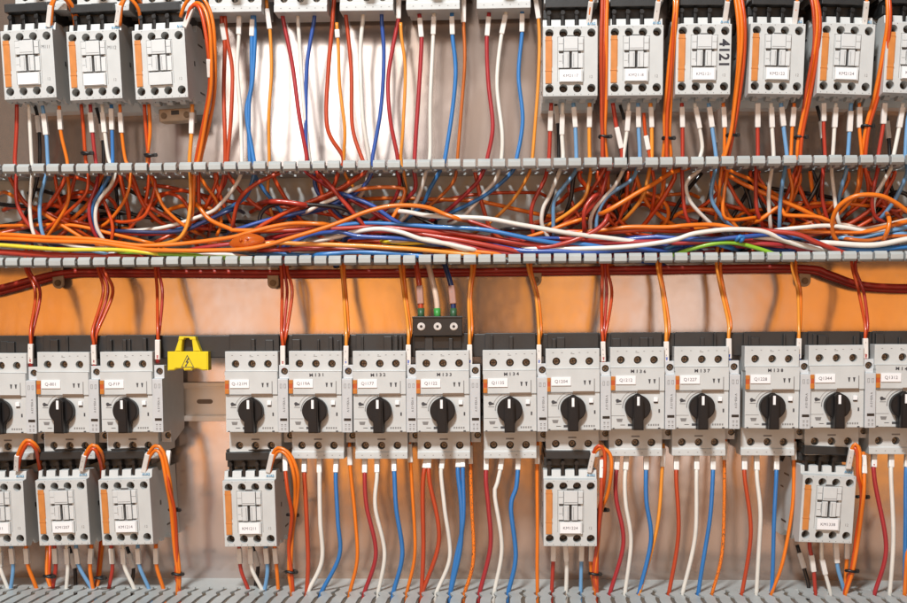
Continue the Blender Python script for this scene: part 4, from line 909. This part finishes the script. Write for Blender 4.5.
# orange translucent plug
oc = up(247, 242, 62); b = MB()
pr = [Vector((-17, 0, -2)), Vector((-14, 0, -1.6)), Vector((-8, 0, -0.6)), Vector((0, 0, 0.6)), Vector((8, 0, 1.4)), Vector((15, 0, 1.6)), Vector((17, 0, 1.5))]
bb = bmesh.new(); bmesh.ops.create_uvsphere(bb, u_segments=28, v_segments=18, radius=1)
for v in bb.verts:
    s = 1 - 0.25 * abs(v.co.x); v.co = Vector((v.co.x * 15.5, v.co.y * 6.5 * s, v.co.z * 7.6 * s + v.co.x * 1.6))
b._merge(bb); b.cyl(-4, 1.5, 1.4, 6.2, 7.0, 12); b.cyl(1.5, 2.2, 1.3, 6.2, 7.0, 12)
o = b.build('connector_cap', M['cap'], None, loc=oc, smooth=True); props(o, 'translucent orange oval cap lying among the wires at the left of the duct', 'cap')

# --- thick dark red cable behind the duct
W('cable', [(-60, 300), (0, 287.5), (30, 279.5), (62, 273), (110, 271.5), (300, 272.5), (500, 270.5), (700, 268), (805, 267.5), (830, 274), (860, 284), (907, 287), (970, 285)], (16, 14, 12, 12, 12, 14, 22, 26), 'thick dark red cable running along under the middle duct', 'cables', r=2.5, cat='cable', name='cable', wob=0.2)
W('cable', [(-60, 306), (0, 293), (34, 284), (66, 276), (110, 275), (300, 276), (500, 274), (700, 271.5), (800, 271), (830, 278), (862, 288), (907, 291), (970, 290)], (10, 8, 8, 8, 8, 10, 14, 18), 'lower thick dark red cable hugging the plate under the middle duct', 'cables', r=2.1, cat='cable', name='cable', wob=0.2)

# --- wires from duct to breaker auxiliary terminals
aux = [(31, 343, 18, 'red', 'left of Q-801', [(28, 33), (38, 300)], 2), (94.6, 344, 18, 'red', 'Q-801', [(101, 0), (108, 300)], 3), (158, 340, 17, 'red', 'Q-F1F', [(157, 0), (160, 300)], 2),
       (283, 345, 18, 'red', 'Q-121M', [(284, 0), (287, 300)], 3), (346, 345, 18, 'orange', 'Q119A', [(343, 0), (345, 305)], 2), (408.5, 344, 18, 'orange', 'Q1177', [(402, 0), (405, 305)], 2),
       (470, 343, 19, 'orange', 'Q1122', [(473, 0), (470, 305)], 2), (539, 343, 19, 'orange', 'Q1135', [(530, 0), (537, 305)], 2), (603.5, 340, 19, 'red', 'Q1204', [(605, 0), (607, 300)], 3),
       (666.6, 340, 19, 'orange', 'Q1212', [(659, 0), (663, 300)], 2), (729, 337, 19, 'orange', 'Q1227', [(719, 0), (723, 300)], 2), (798.5, 338, 18, 'orange', 'Q1228', [(794, 0), (799, 300)], 2),
       (865.5, 338, 18, 'red', 'Q1344', [(854, 0), (861, 300)], 2)]
for x, y, ln, c, n, mid, cnt in aux:
    for k in range(cnt):
        s = (k - (cnt - 1) / 2) * 5.0
        col = c if c == 'red' else 'orange'
        m1x = mid[0][0]; m2x, m2y = mid[1]
        pts = [(x - 0.3 + k * 0.4, y + ln + 6), (x, y + ln - 2), (x + 0.2 + s * 0.15, y - 2), (x + s * 0.5 + 1, y - 14), (m2x + s * (1.0 if cnt > 2 or c == 'red' else .5), m2y - 8), (m1x + s * .6, 270), (m1x + s, 256), (m1x + s + 2, 244)]
        wn = ['left', 'right', 'middle'][k] if cnt > 1 else 'single'
        W(dict(red='red', orange='amber')[c] if k == 0 and c == 'orange' else ('redorange' if c == 'red' and k != 1 else col), pts, (66, 68, 66, 56, 46, 42, 40, 40) if k == 0 else (61, 63, 62, 54, 45, 42, 40, 40),
          '%s wire of the %s going down to the side switch of breaker %s' % (wn, 'pair' if cnt == 2 else 'trio', n), G3, r=1.4,
          sleeve=[(5, 17)] if k == 0 else None, ferrule=('red_f' if c == 'red' else 'blue_f') if k == 0 else None)
for col, pts, sm, n in (('brick', [(421, 322), (421, 308), (420, 288), (417, 268), (414, 250)], 'sleeve_brown', 'left'), ('tan', [(437.5, 322), (437, 305), (434, 288), (428, 264), (425, 250)], None, 'middle'), ('navy', [(453.5, 322), (453.5, 308), (452, 288), (445, 265), (440, 250)], 'sleeve_brown', 'right')):
    W(col, pts, (58, 57, 54, 50, 46), '%s thick lead with green ferrule entering the black feed terminal' % n, 'thick leads of the feed terminal', r=2.3, sleeve=[(16, 16)] if sm else None, sl_mat=sm or 'sleeve', ferrule=None, sw=2.8)
    q = WIRES[-1]; p0 = up(pts[0][0], 319, 58) - Vector(q.location) / MM
    MB().tube([p0, p0 + (up(pts[1][0], 308.5, 57) - up(pts[0][0], 319, 58))], 2.9, 14).build('ferrule', M['green_f' if n == 'middle' else 'dark_green_f'], q)

# --- wires from breakers into the bottom duct
def snap(x, d=55):
    X = up(x, 592, d).x; k = round((X - SLOT0) / PITCH_D); return pix((SLOT0 + k * PITCH_D, -d, up(x, 592, d).z))[0]
def down(col, k, pts, sl, label, group=G4, d=(50, 58, 60, 60, 57, 55, 52, 50), r=1.85, **kw):
    p = P(k, *pts); e = snap(p[-1][0]); p[-1] = (e, 594.5); p.append((e - 1, 612)); p.append((e - 2, 630))
    t = p[0]; p.insert(0, (t[0], t[1] - 10))
    W(col, p, d, label, group, r=r, sleeve=sl, **kw)
S = [(8, 14)]
low = [
 ('brick', 'b2', [(387, 85), (387, 140), (395, 300), (400, 450), (375, 570)], 'red wire below breaker Q119A'),
 ('white', 'b2', [(442, 85), (442, 140), (445, 300), (450, 450), (420, 580)], 'white wire below breaker Q119A'),
 ('blue', 'b2', [(505, 85), (503, 145), (510, 300), (515, 430), (470, 575)], 'blue wire below breaker Q119A'),
 ('crimson', 'b2', [(610, 85), (610, 140), (617, 250), (650, 420), (625, 570)], 'red wire below breaker Q1177'),
 ('white', 'b2', [(655, 85), (655, 140), (650, 250), (682, 420), (680, 575)], 'white wire below breaker Q1177'),
 ('blue', 'b2', [(717, 80), (718, 130), (725, 250), (750, 420), (730, 575)], 'blue wire below breaker Q1177'),
 ('brick', 'b3', [(100, 70), (86, 150), (85, 400), (85, 575)], 'left red wire below breaker Q1122'),
 ('brick', 'b3', [(108, 70), (110, 150), (145, 370), (92, 575)], 'right red wire below breaker Q1122'),
 ('white', 'b3', [(160, 70), (152, 120), (165, 250), (185, 430), (135, 575)], 'white wire below breaker Q1122'),
 ('blue', 'b3', [(218, 65), (215, 120), (228, 250), (225, 400), (188, 575)], 'left blue wire below breaker Q1122'),
 ('blue', 'b3', [(230, 65), (234, 120), (235, 300), (205, 450), (192, 575)], 'right blue wire below breaker Q1122'),
 ('crimson', 'b3', [(320, 75), (318, 155), (327, 250), (335, 400), (297, 560)], 'red wire below breaker Q1135'),
 ('white', 'b3', [(378, 75), (360, 160), (350, 210), (378, 400), (340, 570)], 'white wire below breaker Q1135'),
 ('blue', 'b3', [(438, 75), (430, 170), (410, 250), (428, 430), (397, 570)], 'blue wire below breaker Q1135'),
 ('crimson', 'b4', [(138, 75), (130, 150), (133, 220), (160, 380), (90, 565)], 'red wire below breaker Q1212'),
 ('white', 'b4', [(172, 75), (166, 150), (170, 240), (190, 380), (145, 570)], 'white wire below breaker Q1212'),
 ('blue', 'b4', [(245, 75), (243, 150), (245, 230), (262, 370), (195, 580)], 'blue wire below breaker Q1212'),
 ('brick', 'b4', [(357, 75), (358, 150), (365, 350), (347, 565)], 'red wire below breaker Q1227'),
 ('white', 'b4', [(431, 75), (430, 150), (427, 350), (400, 560)], 'white wire below breaker Q1227'),
 ('blue', 'b4', [(492, 75), (490, 150), (478, 320), (445, 560)], 'blue wire below breaker Q1227'),
 ('brick', 'b4', [(608, 75), (610, 150), (633, 350), (607, 560)], 'red wire below breaker Q1228'),
 ('white', 'b4', [(653, 75), (655, 150), (668, 300), (655, 560)], 'white wire below breaker Q1228'),
 ('blue', 'b4', [(727, 75), (725, 150), (718, 330), (718, 560)], 'blue wire below breaker Q1228'),
 ('crimson', 'b5', [(570, 65), (572, 140), (612, 400), (588, 570)], 'red wire below breaker Q1312'),
 ('white', 'b5', [(633, 65), (633, 140), (640, 350), (630, 570)], 'white wire below breaker Q1312'),
 ('blue', 'b5', [(694, 65), (690, 150), (686, 350), (696, 560)], 'blue wire below breaker Q1312'),
]
for col, k, pts, lab in low: down(col, k, pts, S, lab + (', with white sleeve'))
auxl = [('orange', 'b2', [(553, 45), (556, 90), (575, 300), (582, 450), (575, 570)], 'Q119A'), ('orange', 'b2', [(775, 35), (778, 90), (797, 400), (785, 575)], 'Q1177'),
        ('printed', 'b3', [(260, 40), (262, 90), (266, 250), (270, 450), (240, 565)], 'Q1122'), ('orange', 'b3', [(508, 40), (508, 90), (508, 300), (507, 450), (492, 565)], 'Q1135'),
        ('amber', 'b4', [(308, 50), (305, 100), (285, 330), (240, 560)], 'Q1212'), ('printed', 'b4', [(537, 25), (534, 80), (527, 400), (500, 560)], 'Q1227'),
        ('orange', 'b4', [(790, 25), (790, 80), (785, 250), (750, 450), (718, 560)], 'Q1228')]
for col, k, pts, n in auxl:
    p = list(pts); down(col, k, p, [(6, 16)], 'orange wire from the side switch of breaker %s%s' % (n, ', printed in black' if col == 'printed' else ''), G4, d=(46, 50, 54, 56, 54, 50), r=1.55)
down('orange', 'b5', [(700, 380), (690, 440), (665, 540)], None, 'orange wire at the right edge above the bottom duct', G4)
# --- wires under the lower contactors
def lowc(n, k, items):
    for col, pts, sl, what in items:
        down(col, k, pts, sl, '%s wire at the %s lower terminal of lower contactor %s' % (col.replace('lightblue', 'light blue'), what, n), G5, d=(50, 50, 48, 46, 46, 50), r=1.75)
lowc('KM11', 'b1', [('white', [(0, 430), (4, 480), (12, 570)], S, 'second'), ('lightblue', [(42, 420), (48, 475), (62, 570)], S, 'third'), ('orange', [(97, 420), (105, 475), (120, 565)], S, 'fourth')])
lowc('KM1207', 'b1', [('red', [(202, 420), (205, 475), (212, 570)], S, 'first'), ('white', [(247, 420), (252, 475), (265, 570)], S, 'second'), ('lightblue', [(282, 420), (295, 475), (322, 570)], S, 'third'), ('orange', [(338, 420), (335, 480), (330, 560)], S, 'fourth')])
lowc('KM1214', 'b1', [('red', [(412, 420), (415, 475), (425, 570)], S, 'first'), ('white', [(455, 420), (462, 475), (482, 570)], S, 'second'), ('lightblue', [(510, 420), (518, 475), (535, 570)], S, 'third'), ('orange', [(577, 420), (580, 475), (590, 560)], S, 'fourth')])
lowc('KM1211', 'b2', [('red', [(145, 420), (152, 485), (160, 575)], S, 'first'), ('white', [(187, 420), (195, 485), (210, 575)], S, 'second'), ('lightblue', [(243, 420), (248, 485), (257, 585)], S, 'third'), ('orange', [(277, 420), (283, 485), (315, 565)], S, 'fourth')])
lowc('KM1224', 'b3', [('red', [(568, 410), (566, 475), (548, 565)], S, 'first'), ('white', [(612, 410), (616, 475), (605, 575)], S, 'second'), ('lightblue', [(672, 410), (670, 475), (655, 575)], S, 'third'), ('orange', [(708, 410), (706, 475), (708, 575)], S, 'fourth')])
lowc('KM1338', 'b5', [('red', [(332, 400), (345, 460), (338, 575)], [(18, 15)], 'first'), ('white', [(376, 400), (380, 460), (383, 575)], [(20, 14)], 'second'), ('lightblue', [(428, 400), (438, 480), (436, 575)], [(6, 18)], 'third'), ('orange', [(470, 400), (470, 460), (470, 550)], S, 'fourth')])
for x, y, n in ((75, 562, 'KM1207'), (133, 562, 'KM1214'), (258, 560, 'KM1211'), (803, 560, 'KM1338')):
    e = snap(x + 3, 30)
    W('black', [(x - 6, y - 15), (x, y + 5), (e, 586), (e, 600)], (24, 28, 32, 34), 'black wire behind under lower contactor ' + n, G5, r=1.7, sleeve=[(8, 14)])
# --- control loops beside the lower contactors
def loop(paths, cols, n, sl=None, dd=(64, 72, 74, 66, 60, 58, 56, 52)):
    for i, (p, c) in enumerate(zip(paths, cols)):
        W(c, p, dd, '%s control wire looping by lower contactor %s, %s strand' % (c.replace('redorange', 'red orange'), n, ['outer', 'inner', 'rear', 'short'][i]), G6, r=1.6, sleeve=(sl or {}).get(i))
DN = (66, 76, 70, 40, 12, 12, 14, 26, 40, 46)
def endp(k, pts):
    p = P(k, *pts); e = snap(p[-1][0]); p[-1] = (e + random.uniform(-1.5, 1.5), 594); p.append((e, 612)); return p
loop([endp('b1', [(532, 118), (545, 60), (575, 22), (605, 45), (628, 150), (640, 260), (655, 400), (664, 500), (666, 570)]),
      endp('b1', [(536, 118), (550, 70), (577, 38), (598, 65), (616, 160), (634, 260), (645, 400), (658, 500), (656, 570)]),
      endp('b1', [(625, 40), (618, 100), (628, 180), (646, 260), (655, 400), (652, 500), (660, 570)])], ('orange', 'orange', 'redorange'), 'KM1214', {0: [(0, 18)], 2: [(2, 16)]})
loop([endp('b1', [(302, 112), (312, 60), (340, 18), (372, 40), (386, 110), (390, 250), (378, 400), (368, 510), (368, 575)]),
      endp('b1', [(305, 112), (318, 65), (343, 30), (364, 55), (378, 120), (380, 250), (372, 400), (362, 510), (364, 575)])], ('orange', 'redorange'), 'KM1207', {0: [(0, 17)]}, DN)
loop([endp('b1', [(62, 112), (68, 50), (100, 0), (140, 25), (152, 90), (165, 250), (175, 400), (176, 505), (182, 575)]),
      endp('b1', [(66, 112), (76, 60), (102, 15), (132, 35), (146, 100), (170, 250), (184, 400), (182, 505), (176, 575)])], ('orange', 'redorange'), 'KM11', {0: [(0, 16)]}, DN)
loop([endp('b2', [(252, 118), (265, 65), (290, 30), (335, 55), (362, 130), (358, 220), (342, 350), (336, 490), (325, 570)]),
      endp('b2', [(257, 118), (272, 70), (295, 42), (328, 65), (350, 140), (352, 230), (334, 350), (330, 490), (330, 570)]),
      endp('b2', [(315, 55), (316, 110), (325, 190), (340, 280), (330, 400), (338, 490), (322, 570)])], ('orange', 'orange', 'redorange'), 'KM1211', {0: [(0, 18)], 2: [(3, 15)]})
loop([endp('b3', [(700, 118), (712, 60), (740, 30), (775, 50), (782, 110), (768, 200), (745, 270), (732, 400), (722, 490), (715, 575)]),
      endp('b3', [(704, 118), (715, 50), (735, 22), (755, 40), (758, 110), (750, 200), (738, 270), (730, 400), (728, 490), (724, 575)]),
      endp('b3', [(748, 60), (748, 120), (745, 200), (742, 270), (726, 400), (716, 490), (712, 575)])], ('orange', 'redorange', 'brick'), 'KM1224', {0: [(0, 18)], 2: [(4, 16)]})
loop([endp('b5', [(474, 105), (482, 50), (500, 15), (518, 45), (518, 120), (526, 210), (512, 350), (496, 480), (470, 560)]),
      endp('b5', [(478, 105), (488, 55), (500, 28), (508, 60), (510, 130), (524, 210), (505, 350), (488, 480), (462, 560)]),
      endp('b5', [(530, 45), (532, 110), (530, 210), (515, 350), (492, 480), (478, 560)])], ('orange', 'redorange', 'orange'), 'KM1338', {0: [(0, 18)], 2: [(4, 16)]})
for x, y, n in ((174, 510, 'upper black tie beside lower contactor KM1214'), (177, 574, 'lower black tie beside lower contactor KM1214'), (99.5, 578, 'black tie beside lower contactor KM1207'), (48.5, 576.5, 'black tie beside lower contactor KM11'),
                (292, 515, 'upper black tie beside lower contactor KM1211'), (290.5, 572, 'lower black tie beside lower contactor KM1211'), (602, 510, 'upper black tie beside lower contactor KM1224'), (594.5, 574, 'lower black tie beside lower contactor KM1224'),
                (862, 497, 'upper black tie beside lower contactor KM1338'), (851.5, 571, 'lower black tie beside lower contactor KM1338')):
    tie(x, y, 58, n)

# labels that turned out equal get their order from the left
seen = {}
for o in WIRES: seen.setdefault(o['label'], []).append(o)
for lab, os_ in seen.items():
    if len(os_) > 1:
        os_.sort(key=lambda o: o['_x'])
        for i, o in enumerate(os_): o['label'] = '%s from left, %s' % (ordn[min(i, 13)], lab)
for o in WIRES: del o['_x']
for o in bpy.data.objects:
    if o.type == 'MESH' and o.parent is not None and 'category' in o: del o['category']
